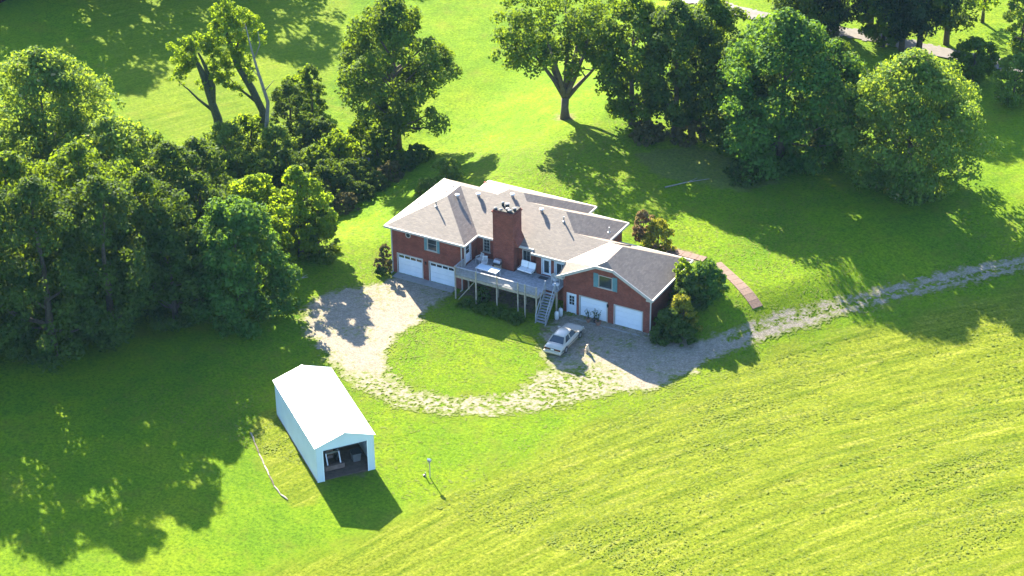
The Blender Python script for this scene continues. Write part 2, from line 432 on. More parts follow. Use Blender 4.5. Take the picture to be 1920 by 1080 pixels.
XA, XB, YA, YB = -84, 76, -60, 100
def ground_grid(step):
    xs = np.arange(XA, XB+1e-6, step); ys = np.arange(YA, YB+1e-6, step)
    X, Y = np.meshgrid(xs, ys)
    hay = 1-smooth01((sdist(X, Y, haypoly)+fbm(X*.4, Y*.4, 8)*4-1.6)/4.)
    hay = np.maximum(hay, .42*(1-smooth01((sdist(X, Y, hay2)+fbm(X*.3, Y*.3, 9)*3)/3.)))
    worn = (1-smooth01((np.abs(sdist(X, Y, yard))-.2)/2.2))*smooth01((fbm(X*.7, Y*.7, 61)-.25)/.4)*(ldist(X, Y, ring) < 9)
    hay = np.maximum(hay, .55*worn)
    mound = 1-smooth01((sdist(X, Y, moundpoly)+.1)/.5)
    gm = gravel_mask(X, Y)
    rgh = np.maximum(hay, mound*.9)
    a = R(ROWANG); u = X*math.cos(a)-Y*math.sin(a); v = X*math.sin(a)+Y*math.cos(a)+.004*(u-ROWU)**2
    bump_lawn = (fbm(X*.9, Y*.9, 21, 2)-.5)*.06
    rows = (vnoise(u*.07, v*.9, 31)-.5)*.08+(vnoise(u*.12, v*1.5, 35)-.5)*.06+(fbm(X*.8, Y*.8, 36, 2)-.5)*.07
    Z = H(X, Y)+(bump_lawn*(1-rgh)+rows*rgh)*(1-smooth01(gm*1.5))*1.-.02*smooth01(gm*3)
    Z += (fbm(X*.05, Y*.05, 41, 2)-.5)*.3*smooth01((np.hypot(X-14, Y+5)-28)/20)
    dirt = np.zeros_like(X)
    for p, s in dirtspots:
        dirt = np.maximum(dirt, s*smooth01((-(sdist(X, Y, p)-.2)-(fbm(X*1.1, Y*1.1, 11)-.5)*1.6)/.5))
    nx, ny = len(xs), len(ys)
    V = np.stack([X.ravel(), Y.ravel(), Z.ravel()], 1)
    i = np.arange(nx-1)[None, :]+np.arange(ny-1)[:, None]*nx
    F = np.stack([i, i+1, i+nx+1, i+nx], -1).reshape(-1, 4)
    return V, F, np.clip(rgh, 0, 1).ravel(), dirt.ravel()

def fast_mesh(name, V, F, mtl, smooth=True, attrs=(), face_attrs=()):
    me = bpy.data.meshes.new(name)
    k = F.shape[1]
    me.vertices.add(len(V)); me.vertices.foreach_set('co', V.astype(np.float32).ravel())
    me.loops.add(F.size); me.loops.foreach_set('vertex_index', F.astype(np.int32).ravel())
    me.polygons.add(len(F)); me.polygons.foreach_set('loop_start', np.arange(0, F.size, k, dtype=np.int32))
    me.polygons.foreach_set('loop_total', np.full(len(F), k, np.int32))
    if smooth: me.polygons.foreach_set('use_smooth', np.ones(len(F), bool))
    for nme, arr in attrs:
        at = me.attributes.new(nme, 'FLOAT', 'POINT'); at.data.foreach_set('value', arr.astype(np.float32))
    for nme, arr in face_attrs:
        at = me.attributes.new(nme, 'FLOAT', 'FACE'); at.data.foreach_set('value', arr.astype(np.float32))
    me.materials.append(mtl)
    me.update(calc_edges=True)
    return me
def link(name, me, parent=None):
    o = bpy.data.objects.new(name, me); COL.objects.link(o)
    if parent: o.parent = parent
    return o

V, F, hy, di = ground_grid(.25)
tag(link('ground', fast_mesh('ground', V, F, M['ground'], True, (('hay', hy), ('dirt', di)))), kind='structure')
# the land beyond, out to the horizon
_x = [-1800, -400, XA, XB, 400, 1800]; _y = [-1800, -400, YA, YB, 400, 1800]
far = MB()
for i in range(5):
    for j in range(5):
        if i == 2 and j == 2: continue
        q = [(_x[i], _y[j]), (_x[i+1], _y[j]), (_x[i+1], _y[j+1]), (_x[i], _y[j+1])]
        if (_y[j] >= YB): zz = [2.4]*4
        elif _y[j+1] <= YA: zz = [0]*4
        else:
            for k in range(16):       # follow the rise beside the main sheet
                ya = YA+(YB-YA)*k/16; yb = YA+(YB-YA)*(k+1)/16
                far.poly([(q[0][0], ya, float(H(0, ya))-.02), (q[1][0], ya, float(H(0, ya))-.02), (q[1][0], yb, float(H(0, yb))-.02), (q[0][0], yb, float(H(0, yb))-.02)])
            continue
        far.poly([(a, b, c-.02) for (a, b), c in zip(q, zz)])
tag(far.build('far_fields', M['ground']), kind='structure')

# gravel, cell by cell so that its edge frays into the grass
def cells(name, mask, x0, x1, y0, y1, step, mtl, lift, thr=.5, relief=.015):
    xs = np.arange(x0, x1, step); ys = np.arange(y0, y1, step)
    X, Y = np.meshgrid(xs, ys)
    Z = H(X, Y)+lift+(fbm(X*3, Y*3, 77, 2)-.5)*relief
    Mk = mask(X+step/2, Y+step/2)[:-1, :-1] > thr
    nx, ny = len(xs), len(ys)
    i = np.arange(nx-1)[None, :]+np.arange(ny-1)[:, None]*nx
    F = np.stack([i, i+1, i+nx+1, i+nx], -1)[Mk]
    used, inv = np.unique(F, return_inverse=True)
    V = np.stack([X.ravel(), Y.ravel(), Z.ravel()], 1)[used]
    k = np.clip(mask(V[:, 0], V[:, 1]), 0, 1.4)
    return tag(link(name, fast_mesh(name, V, inv.reshape(-1, 4), mtl, True, (('solid', k),))), kind='structure')
def gm_(x, y):
    return gravel_mask(x, y)+(vnoise(x*8.3, y*8.3, 99)-.5)*.5
cells('gravel_driveway', gm_, -10, 66, -32, 36, .12, M['gravel'], .025, .14)
def rm(x, y):
    return smooth01((1.5-ldist(x, y, road_line)+(fbm(x, y, 55)-.5)*.8)/.3)
cells('lane', rm, -10, 60, 40, 100, .3, M['road'], .17, relief=.02)

# ------------------------------------------------------------------ house
HS = thing('brick_house', 'long red brick ranch house with brown shingle hip roofs and two garage wings', 'house')
ZE, S, YF = 5.1, .514, 2.1
def wall(p0, p1, top, opens, name='wall', z0=-.3, th=.2, m=None):
    # top: list of (u, z) heights along the wall; opens: (u0, u1, z0, z1)
    p0, p1 = Vector((*p0, 0)), Vector((*p1, 0)); Lw = (p1-p0).length; d = (p1-p0)/Lw; n = Vector((-d.y, d.x, 0))*th
    us = sorted(set([0, Lw]+[u for u, z in top if 0 < u < Lw]+[u for o in opens for u in o[:2]]))
    zt = lambda u: float(np.interp(u, [t[0] for t in top], [t[1] for t in top]))
    mb = MB()
    for a, b in zip(us, us[1:]):
        if b-a < 1e-4: continue
        cuts = sorted([(o[2], o[3]) for o in opens if o[0] <= a+1e-5 and o[1] >= b-1e-5])
        lo = z0; segs = []
        for c0, c1 in cuts:
            if c0 > lo: segs.append((lo, lo, c0, c0))
            lo = c1
        segs.append((lo, lo, zt(a), zt(b)))
        for l0, l1, h0, h1 in segs:
            A, B = p0+d*a, p0+d*b
            mb.faces([(A.x, A.y, l0), (B.x, B.y, l1), (B.x+n.x, B.y+n.y, l1), (A.x+n.x, A.y+n.y, l0),
                      (A.x, A.y, h0), (B.x, B.y, h1), (B.x+n.x, B.y+n.y, h1), (A.x+n.x, A.y+n.y, h0)],
                     [(0,3,2,1),(4,5,6,7),(0,1,5,4),(1,2,6,5),(2,3,7,6),(3,0,4,7)])
    return mb.build(name, m or M['brick'], HS)

class Frame:      # local frame of a wall for windows and doors: u along, w outwards, z up
    def __init__(s, p0, p1):
        s.p = Vector((*p0, 0)); s.d = (Vector((*p1, 0))-s.p).normalized(); s.n = Vector((s.d.y, -s.d.x, 0))
    def pt(s, u, w, z): q = s.p+s.d*u+s.n*w; return (q.x, q.y, z)
    def box(s, mb, u0, u1, w0, w1, z0, z1):
        P = s.pt
        return mb.faces([P(u0,w1,z0),P(u1,w1,z0),P(u1,w0,z0),P(u0,w0,z0),P(u0,w1,z1),P(u1,w1,z1),P(u1,w0,z1),P(u0,w0,z1)],
                        [(0,3,2,1),(4,5,6,7),(0,1,5,4),(1,2,6,5),(2,3,7,6),(3,0,4,7)])

def window(fr, u0, u1, z0, z1, nx=1, nz=1, fw=.07, label=None, shutters=False):
    mb = MB()
    fr.box(mb, u0, u0+fw, -.08, .02, z0, z1); fr.box(mb, u1-fw, u1, -.08, .02, z0, z1)
    fr.box(mb, u0+fw, u1-fw, -.08, .02, z1-fw, z1); fr.box(mb, u0-.05, u1+.05, -.07, .07, z0-.08, z0+.03)
    w = mb.build('window', M['trim'], HS)
    if label: w['label'] = label
    iu, iz = (u1-u0-2*fw)/nx, (z1-z0-fw-.03)/nz
    for i in range(nx):
        for j in range(nz):
            a, c = u0+fw+i*iu, z0+.03+j*iz
            p = MB(); fr.box(p, a+.015, a+iu-.015, -.07, -.05, c+.015, c+iz-.015); p.build('pane', M['glass'], w)
            if nx*nz > 1:
                p = MB(); fr.box(p, a, a+.02, -.05, -.02, c, c+iz); fr.box(p, a+.02, a+iu, -.05, -.02, c, c+.02); p.build('muntin', M['trim'], w)
    bk = MB(); fr.box(bk, u0+.01, u1-.01, -.16, -.12, z0+.04, z1-.02); bk.build('window_back', M['cushion'] if nz > 1 else M['dark'], w)  # split windows get a pale blind, others a near-black sheet for the unlit room
    if shutters:
        for a, b in ((u0-.5, u0-.02), (u1+.02, u1+.5)):
            p = MB(); fr.box(p, a, b, .004, .045, z0-.1, z1+.1)
            s = p.build('shutter', M['shutter'], HS)
            for k in range(9):
                c = z0-.02+k*(z1-z0)/9
                q = MB(); fr.box(q, a+.06, b-.06, .045, .062, c, c+.1); q.build('slat', M['shutter'], s)
    return w

def gdoor(fr, u0, u1, z1=2.13, glass=False, label=None):
    mb = MB()
    fr.box(mb, u0-.1, u0, -.1, .025, 0, z1+.1); fr.box(mb, u1, u1+.1, -.1, .025, 0, z1+.1); fr.box(mb, u0, u1, -.1, .025, z1, z1+.1)
    g = mb.build('garage_door', M['trim'], HS)
    if label: g['label'] = label
    hz = z1/4
    for k in range(4):
        p = MB(); fr.box(p, u0+.01, u1-.01, -.12, -.07, k*hz+.008, (k+1)*hz-.008)
        pn = 4
        for q in range(pn):
            a = u0+.1+q*(u1-u0-.1)/pn; b = a+(u1-u0-.1)/pn-.1
            if not (glass and k == 3): fr.box(p, a, b, -.07, -.058, k*hz+.1, (k+1)*hz-.1)
        p.build('panel', M['door'], g)
    if glass:
        for q in range(4):
            a = u0+.1+q*(u1-u0-.1)/4; b = a+(u1-u0-.1)/4-.1
            p = MB(); fr.box(p, a, b, -.07, -.05, 3*hz+.16, 4*hz-.12); p.build('pane', M['glass'], g)
    return g

def door(fr, u0, u1, z0, z1, lites=(2, 3), half=True, label=None):
    mb = MB()
    fr.box(mb, u0-.08, u0, -.1, .03, z0, z1+.08); fr.box(mb, u1, u1+.08, -.1, .03, z0, z1+.08); fr.box(mb, u0, u1, -.1, .03, z1, z1+.08)
    fr.box(mb, u0, u1, -.12, -.06, z0, z1)
    d = mb.build('door', M['door'], HS)
    if label: d['label'] = label
    zb = z0+(.95 if half else .2); nx, nz = lites
    iu, iz = (u1-u0-.3)/nx, (z1-.2-zb)/nz
    for i in range(nx):
        for j in range(nz):
            p = MB(); fr.box(p, u0+.15+i*iu+.02, u0+.15+(i+1)*iu-.02, -.06, -.05, zb+j*iz+.02, zb+(j+1)*iz-.02); p.build('pane', M['glass'], d)
    p = MB(); p.lathe(fr.pt(u1-.09, -.02, z0+1.), [(.001, -.03), (.035, -.02), (.035, .02), (.001, .03)], 8); p.build('handle', M['metalgrey'], d)
    return d

# left wing, two garage doors below
XW = 7.97
fW = Frame((0, 0), (XW, 0))
wall((0, 0), (XW, 0), [(0, 5.14), (XW, 5.14)], [(.64, 3.38, -.3, 2.13), (4.22, 6.96, -.3, 2.13), (4.0, 5.1, 3.4, 4.75)])
gdoor(fW, .64, 3.38, glass=True, label='white garage door left of the house with a row of small panes')
gdoor(fW, 4.22, 6.96, glass=True, label='white garage door next to the deck with a row of small panes')
w = window(fW, 4.0, 5.1, 3.4, 4.75, 1, 2, label='window with blue-green shutter on the left wing')
p = MB(); fW.box(p, 5.12, 5.4, .004, .045, 3.3, 4.85); p.build('shutter', M['shutter'], HS)
p = MB(); fW.box(p, 3.7, 3.98, .004, .045, 3.3, 4.85); p.build('shutter', M['shutter'], HS)
p = MB()
for k in range(16):
    t0, t1 = 2*math.pi*k/16, 2*math.pi*(k+1)/16
    a = [(1.9+r*math.cos(t), w_, 4.42+r*math.sin(t)) for r, w_ in ((.22, -.03), (.3, -.03)) for t in (t0, t1)]
    p.faces([a[0], a[1], a[3], a[2], (a[0][0], .0, a[0][2]), (a[1][0], .0, a[1][2]), (a[3][0], .0, a[3][2]), (a[2][0], .0, a[2][2])],
            [(0,1,2,3),(4,7,6,5),(0,4,5,1),(2,6,7,3)])
rw = p.build('window', M['trim'], HS, fix=True); rw['label'] = 'small round window high on the left wing'
p = MB(); p.poly([(1.9+.23*math.cos(2*math.pi*k/16), -.012, 4.42+.23*math.sin(2*math.pi*k/16)) for k in range(16)]); p.build('pane', M['glass'], rw)
wall((0, 10.5), (0, .2), [(0, 5.14), (10.3, 5.14)], [])
# deck side of the wing with its door
fS = Frame((XW, 0), (XW, 2.5))
wall((XW, .2), (XW, 2.7), [(0, 5.14), (2.5, 5.14)], [(.28, 1.2, 2.6, 4.62)], th=.2)
fS = Frame((XW, .2), (XW, 2.7))
door(fS, .28, 1.2, 2.6, 4.62, (1, 2), True, 'white door from the deck into the left wing')
# main front wall
fM = Frame((XW, 2.55), (14.4, 2.55))
wall((XW, 2.55), (14.4, 2.55), [(0, 5.14), (6.43, 5.14)], [(.73, 1.5, 3.2, 4.6), (5.0, 5.9, 3.3, 4.5)])
window(fM, .73, 1.5, 3.2, 4.6, 2, 4, label='tall white paned window left of the chimney')
window(fM, 5.0, 5.9, 3.3, 4.5, 2, 1, label='dark window behind the white bench')
fC = Frame((14.4, 2.2), (18.2, 2.2))
wall((14.4, 2.2), (18.2, 2.2), [(0, 4.97), (3.8, 4.97)], [(.9, 1.75, 2.6, 4.4), (2.25, 3.6, 2.6, 4.4)])
door(fC, .9, 1.75, 2.6, 4.32, (1, 1), False, 'dark glazed door onto the deck')
door(fC, 2.25, 3.6, 2.6, 4.32, (2, 1), False, 'white framed patio door beside the garage wing')
wall((14.4, 2.75), (14.4, 2.2), [(0, 4.75), (.55, 4.6)], [], th=.2)
# garage wing
fG = Frame((18.23, .895), (27.16, .895))
gz = lambda x: 3.9+.525*(4.86-abs(x-22.69))
GT = [(0, gz(18.23)-.14), (21.8-18.23, gz(21.8)-.14), (23.58-18.23, gz(23.58)-.14), (8.93, gz(27.16)-.14)]
wall((18.23, .895), (27.16, .895), GT, [(.45, 1.3, -.3, 2.1), (1.76, 4.54, -.3, 2.13), (5.37, 8.17, -.3, 2.13), (3.66, 5.1, 3.65, 4.9)])
door(fG, .45, 1.3, -.02, 2.1, (2, 3), True, 'white half-glazed door beside the deck stairs')
gdoor(fG, 1.76, 4.54, label='white garage door with potted plants in front')
gdoor(fG, 5.37, 8.17, label='plain white garage door at the right corner')
window(fG, 3.66, 5.1, 3.65, 4.9, 1, 1, shutters=True, label='wide upstairs window between two teal shutters in the gable')
wall((27.16, 1.1), (27.16, 8.9), [(0, 3.95), (7.8, 3.95)], [], th=.2)
wall((18.23, 8.9), (18.23, 1.1), [(0, 3.9), (7.8, 3.9)], [], th=.2)
wall((27.16, 8.9), (18.43, 8.9), [(0, 3.8), (8.73, 3.8)], [])
# rear walls
wall((19.5, 10.5), (15.3, 10.5), [(0, 5.14), (4.2, 5.14)], [])
wall((19.5, 6.6), (19.5, 10.3), [(0, 5.14), (3.7, 5.14)], [])
wall((15.3, 12.1), (3.4, 12.1), [(0, 5.14), (11.9, 5.14)], [])
wall((15.3, 10.7), (15.3, 11.9), [(0, 5.14), (1.2, 5.14)], [])
wall((3.4, 10.5), (.2, 10.5), [(0, 5.14), (3.2, 5.14)], [])

def roof(name, polys, th=.16, label=None):
    me = bpy.data.meshes.new(name); bm = bmesh.new()
    for p in polys:
        vs_ = [bm.verts.new(q) for q in p]
        bm.faces.new(vs_)
    bmesh.ops.remove_doubles(bm, verts=bm.verts, dist=.01)
    for f in bm.faces:
        f.normal_update()
        if f.normal.z < 0: f.normal_flip()
    top = list(bm.faces); be = [e for e in bm.edges if len(e.link_faces) == 1]
    low = {}
    for v in list(bm.verts): low[v] = bm.verts.new((v.co.x, v.co.y, v.co.z-th))
    for f in top: bm.faces.new([low[v] for v in reversed(f.verts)])
    for e in be:
        a, b = e.verts
        bm.faces.new([a, low[a], low[b], b])
    bmesh.ops.recalc_face_normals(bm, faces=bm.faces)
    bm.to_mesh(me); bm.free(); me.materials.append(M['shingle'])
    o = link(name, me, HS)
    if label: o['label'] = label
    return o
F_ = lambda x, y: (x, y, ZE+S*(y-YF))
zr = ZE+S*4.385
XL1 = 8.9; YR1 = 7.28; z1 = ZE+S*(YR1-YF); d1 = YR1-YF; YB1 = YR1+d1
ridgeY = 6.485; YB0 = 10.87
XRe = 15.54; XRv = XRe+4.385
CY = 4.565; CZ = ZE+S*(CY-YF)
P1 = (18.05, 1.7, ZE+S*(1.7-YF)); P2 = (21.2, CY, CZ)
dk = YR1-ridgeY
roof('roof', [
    [(-.4,-.4,ZE), (8.37,-.4,ZE), (3.985,3.985,zr)],
    [(8.37,-.4,ZE), (8.37,YF,ZE), (3.985,ridgeY,zr), (3.985,3.985,zr)],
    [(-.4,YB0,ZE), (-.4,-.4,ZE), (3.985,3.985,zr), (3.985,ridgeY,zr)],
    [(8.37,YF,ZE), (14.5,YF,ZE), (14.5,1.7,ZE-.4*S), P1, P2, (XRv-(CY-YF),CY,CZ), (XRe,ridgeY,zr), (10.534+dk,ridgeY,zr), (10.534,YR1,z1), (XL1,YR1,z1), (XL1-dk,ridgeY,zr), (3.985,ridgeY,zr)],
    [(-.4,YB0,ZE), (3.985,ridgeY,zr), (XL1-dk,ridgeY,zr), (XL1-d1,YB0,ZE)],
    [(XL1-d1,YB0,ZE), (XL1-dk,ridgeY,zr), (XL1,YR1,z1), (XL1-d1,YB1,ZE)],
    [(XL1-d1,YB1,ZE), (XL1,YR1,z1), (10.534,YR1,z1), (10.534+d1,YB1,ZE)],
    [(10.534+d1,YB1,ZE), (10.534,YR1,z1), (10.534+dk,ridgeY,zr), (10.534+d1,YB0,ZE)],
    [(10.534+d1,YB0,ZE), (10.534+dk,ridgeY,zr), (XRe,ridgeY,zr), (XRv,YB0,ZE)],
    [(XRe,ridgeY,zr), (XRv-(CY-YF),CY,CZ), (XRv,CY+(CY-YF),ZE), (XRv,YB0,ZE)],
    [(XRv-(CY-YF),CY,CZ), P2, (22.2,CY+(CY-YF),ZE), (XRv,CY+(CY-YF),ZE)],
], label='brown shingle hip roof of the main house')
GR = 3.9+.525*4.86
gA, gB, gC, gD = (17.83,.495,3.9), (21.8,.495,gz(21.8)), (22.69,1.05,GR), (22.69,4.21,GR)
gB2 = (23.58,.495,gz(23.58))
roof('roof', [
    [gA, gB, P1, (17.83,2.2,3.9)],
    [gB, gC, P2, P1], [gC, gD, P2],
    [gB, gB2, gC],
    [gB2, (27.55,.495,3.9), (27.55,9.08,3.9), gD, gC],
    [gD, (27.55,9.08,3.9), (19.9,9.08,3.9), P2],
], label='shingle roof of the right garage wing with clipped gable')
# gutters and fascia
def strip(pts, name='gutter', w=.13, h=.2):
    for a, b in zip(pts, pts[1:]):
        a, b = Vector(a), Vector(b)
        mb = MB(); mb.bar(a-Vector((0, 0, .08)), b-Vector((0, 0, .08)), w, h); mb.build(name, M['trim'], HS)
o_ = .07
strip([(-.4-o_,YB0,ZE), (-.4-o_,-.4-o_,ZE), (8.37+o_,-.4-o_,ZE), (8.37+o_,YF-o_,ZE), (14.5,YF-o_,ZE)])
strip([(14.5-.05,YF,ZE-.1), (14.5-.05,1.63,ZE-.42*S), (18.05,1.63,ZE-.4*S)])
strip([(17.77,2.2,3.9), (17.77,.44,3.9)])
strip([(17.7,.43,3.84), (21.8,.43,gz(21.8)-.02), (23.58,.43,gz(23.58)-.02), (27.65,.43,3.84)], 'rake_board', .1, .26)
strip([(27.62,.44,3.9), (27.62,9.14,3.9), (19.9,9.14,3.9)])
strip([(XRv+o_,7.1,ZE), (XRv+o_,YB0+o_,ZE), (15.75,YB0+o_,ZE)]); strip([(15.72,YB0,ZE), (15.72,YB1+o_,ZE), (XL1-d1-o_,YB1+o_,ZE), (XL1-d1-o_,YB0,ZE)])
mb = MB(); mb.box(26.95, 27.5, .5, .9, 3.62, 3.82); mb.build('eave_return', M['trim'], HS)
mb = MB(); mb.box(17.9, 18.4, .5, .89, 3.62, 3.82); mb.build('eave_return', M['trim'], HS)
for x, y, z0, z1_ in ((.06, -.07, 0, 4.9), (7.85, -.09, 0, 4.9), (8.09, .12, 2.6, 4.9), (17.95, 2.05, 2.6, 4.6), (27.3, .8, .2, 3.8)):
    mb = MB(); mb.box(x-.05, x+.05, y-.05, y+.05, z0, z1_); mb.bar((x, y, z0+.06), (x, y-.35, z0+.02), .1, .07); mb.build('downspout', M['trim'], HS)
# chimney
mb = MB()
mb.box(10.41, 12.61, 1.5, 3.1, 0, 8.3); mb.box(10.33, 12.69, 1.42, 3.18, 8.3, 8.44); mb.box(10.41, 12.61, 1.5, 3.1, 8.44, 8.56)
ch = mb.build('chimney', M['brick'], HS)
mb = MB(); mb.box(10.46, 12.56, 1.55, 3.05, 8.56, 8.62); mb.build('chimney_cap', M['black'], ch)
for x, y, r, h in ((10.6, 1.75, .17, .14), (10.95, 2.55, .16, .42), (11.45, 2.5, .24, .42), (11.15, 1.8, .16, .1), (11.8, 1.95, .22, .26), (12.1, 1.8, .22, .22), (12.4, 2.2, .2, .32)):
    mb = MB(); mb.lathe((x, y, 8.62), [(r*.8, 0), (r*.8, h-.1)], 12); f = mb.build('flue', M['dark'], ch)
    mb = MB(); mb.lathe((x, y, 8.62+h-.1), [(r*.7, 0), (r*.95, .01), (r*.95, .06), (r*.4, .11)], 12); mb.build('flue_cap', M['concrete'], ch)
mb = MB(); mb.faces([(12.612,1.7,5.0),(12.612,3.0,5.0),(13.0,1.75,5.02),(13.0,3.0,5.5),(12.612,1.7,5.9),(12.612,3.0,6.3)], [(0,2,4),(2,3,5,4),(1,5,3),(0,1,3,2)])
mb.build('chimney_saddle', M['brick'], ch, fix=True)
# roof furniture
def box_vent(p):
    mb = MB(); x, y, z = p
    mb.lathe((x, y, z-.15), [(.13, 0), (.13, .38)], 10); v = mb.build('roof_vent', M['metalgrey'], HS)
    mb = MB(); mb.lathe((x, y, z+.23), [(.13, 0), (.24, .02), (.22, .1), (.08, .16)], 12); mb.build('vent_cap', M['plastic'], v)
def pipe_vent(p, h=.35, r=.06):
    mb = MB(); x, y, z = p
    mb.lathe((x, y, z-.1), [(r*2.2, 0), (r*2, .12), (r, .14), (r, h+.1)], 8); mb.build('vent_pipe', M['metalgrey'], HS)
for p in ((4.67, 4.73, 7.00), (6.36, 5.84, 7.02), (9.70, 6.60, 7.42), (13.28, 5.85, 7.03)): box_vent(p)
for p in ((3.48, 2.73, 6.71), (15.86, 5.45, 6.82), (20.62, 5.50, 6.85)): pipe_vent(p, .5, .07)
for p in ((0.68, 3.94, 5.65), (0.74, 7.76, 5.68), (2.89, 5.54, 6.79), (3.14, 6.55, 6.92), (21.68, 3.75, 5.92), (21.75, 2.09, 5.96)): pipe_vent(p, .18, .08)
mb = MB(); mb.box(.5, 7.2, -1.0, -.01, -.1, .03); mb.build('apron', M['concrete'], HS)
mb = MB(); mb.box(19.9, 26.6, .1, .885, -.1, .03); mb.build('apron', M['concrete'], HS)
for x, z in ((3.8, 1.75), (22.9, 1.75)):
    mb = MB(); yy = -.02 if x < 10 else .875
    mb.box(x-.06, x+.06, yy-.12, yy, z, z+.24); mb.box(x-.09, x+.09, yy-.15, yy, z+.24, z+.27); mb.build('wall_lamp', M['black'], HS)

# ------------------------------------------------------------------ deck with stairs
DK = thing('wooden_deck', 'raised grey wooden deck with slatted railing and stairs in front of the chimney', 'deck', (8.1, -1.65, 0))
def dbox(name, x0, x1, y0, y1, z0, z1, m='wood', par=None):
    mb = MB(); mb.box(x0-8.1, x1-8.1, y0+1.65, y1+1.65, z0, z1); return mb.build(name, M[m], par or DK)
FZ = 2.58
nb = 29
for k in range(nb):
    y0 = -1.62+k*.143
    xe = 16.85 if y0 < -.25 else 18.15
    x0 = 8.1
    segs = [(x0, xe)]
    if y0+.13 > 1.42: segs = [(x0, 10.3), (12.72, xe)]
    if y0 > 2.08: segs = [(x0, 10.3), (12.72, 14.3)]
    for a, b in segs:
        dbox('deck_board', a, b, y0, y0+.132, FZ-.035, FZ)
dbox('rim_joist', 8.05, 16.9, -1.68, -1.625, FZ-.3, FZ-.04, 'woodtan'); dbox('rim_joist', 8.05, 8.1, -1.62, -.1, FZ-.3, FZ-.04, 'woodtan'); dbox('rim_joist', 16.86, 16.91, -1.62, -.3, FZ-.3, FZ-.04, 'woodtan')
for x in np.arange(8.7, 16.8, .6): dbox('joist', x, x+.04, -1.6, 1.38, FZ-.24, FZ-.04, 'woodtan')
for x in (8.1, 10.35, 12.6, 14.85, 15.6, 16.8): dbox('post', x-.06, x+.06, -1.80, -1.69, -.2, FZ+.95, 'woodtan')
for x in (8.3, 11.5, 14.5, 17.8): dbox('post', x-.07, x+.07, .3, .44, -.2, FZ-.25, 'woodtan')
dbox('rail', 8.0, 16.9, -1.79, -1.64, FZ+.86, FZ+.9); dbox('rail', 8.0, 16.9, -1.68, -1.64, FZ+.1, FZ+.18)
dbox('rail', 8.02, 8.14, -1.63, -.1, FZ+.86, FZ+.9); dbox('rail', 8.05, 8.09, -1.63, -.1, FZ+.1, FZ+.18)
mb = MB()
for x in np.arange(8.2, 16.8, .125): mb.box(x-8.1, x-8.1+.035, -.035+.0, .0, FZ+.0, FZ+.86)
for y in np.arange(-1.5, -.1, .125): mb.box(-.03, 0.005, y+1.65, y+1.685, FZ, FZ+.86)
tag(mb.build('balusters', M['wood'], DK), kind='stuff')
# stairs
st = []
n = 12; ytop, ybot = -.28, -2.15
for k in range(1, n):
    z = FZ*(1-k/n); y = ytop+(ybot-ytop)*(k-.5)/(n-1)
    dbox('step', 16.98, 17.95, y-.14, y+.12, z-.04, z)
for x in (16.95, 17.98):
    mb = MB(); mb.bar((x-8.1, ytop+1.65, FZ-.15), (x-8.1, ybot+1.6, -.05), .05, .28); mb.build('stringer', M['wood'], DK)
    mb = MB(); mb.bar((x-8.1, ytop+1.65, FZ+.85), (x-8.1, ybot+1.65, .9), .09, .05); mb.build('rail', M['wood'], DK)
    for y, z in ((ytop, FZ), (ybot, 0), ((ytop+ybot)/2, FZ/2)):
        dbox('post', x-.045, x+.045, y-.045, y+.045, z-.1, z+.95)
mb = MB(); mb.bar((.3, -.06, 0), (2.0, .2, FZ-.3), .07); mb.build('brace', M['woodtan'], DK)

# ------------------------------------------------------------------ furniture on the deck
def bench_glider(loc):
    t = thing('patio_glider', 'white cushioned patio glider bench against the wall right of the chimney', 'bench', loc, R(-4))
    for x in (-.82, .82):
        mb = MB(); mb.tube([(x, -.38, 0), (x, -.35, .58), (x, .35, .6), (x, .42, 1.0)], .025, 6); mb.build('frame', M['metalgrey'], t)
        mb = MB(); mb.tube([(x, .38, 0), (x, .35, .6)], .025, 6); mb.build('leg', M['metalgrey'], t)
    for x in (-.4, .4):
        mb = MB(); mb.box(x-.385, x+.385, -.4, .28, .38, .53); mb.build('seat_cushion', M['cushion'], t, bevel=.05)
        mb = MB(); mb.faces([(x-.385,.22,.53),(x+.385,.22,.53),(x+.385,.36,.53),(x-.385,.36,.53),(x-.385,.42,1.12),(x+.385,.42,1.12),(x+.385,.56,1.1),(x-.385,.56,1.1)],
                            [(0,3,2,1),(4,5,6,7),(0,1,5,4),(1,2,6,5),(2,3,7,6),(3,0,4,7)]); mb.build('back_cushion', M['cushion'], t, bevel=.05)
    return t
bench_glider((13.95, 1.55, FZ))

def plastic_chair(loc, rz, label):
    t = thing('plastic_chair', label, 'chair', loc, rz, 'white plastic chairs on the deck')
    mb = MB(); mb.box(-.25, .25, -.25, .22, .42, .46); mb.build('seat', M['plastic'], t, bevel=.015)
    for k in range(5):
        x = -.2+k*.1
        mb = MB(); mb.bar((x, .22, .5), (x*1.05, .34, .92), .06, .02); mb.build('slat', M['plastic'], t)
    mb = MB(); mb.bar((-.26, .34, .93), (.26, .34, .93), .03, .08); mb.build('top_rail', M['plastic'], t)
    for x in (-1, 1):
        mb = MB(); mb.tube([(x*.27, -.26, .66), (x*.28, .26, .68)], .028, 6); mb.build('armrest', M['plastic'], t)
        for y in (-.25, .24):
            mb = MB(); mb.bar((x*.29, y*1.1, 0), (x*.25, y, .66), .04); mb.build('leg', M['plastic'], t)
    return t
plastic_chair((9.75, .95, FZ), R(20), 'white plastic armchair standing at the wing wall near the paned window')
plastic_chair((9.0, 1.35, FZ), R(-25), 'white plastic armchair in the deck corner behind the other chair')
plastic_chair((17.25, 1.15, FZ), R(70), 'white plastic armchair at the garage end of the deck')

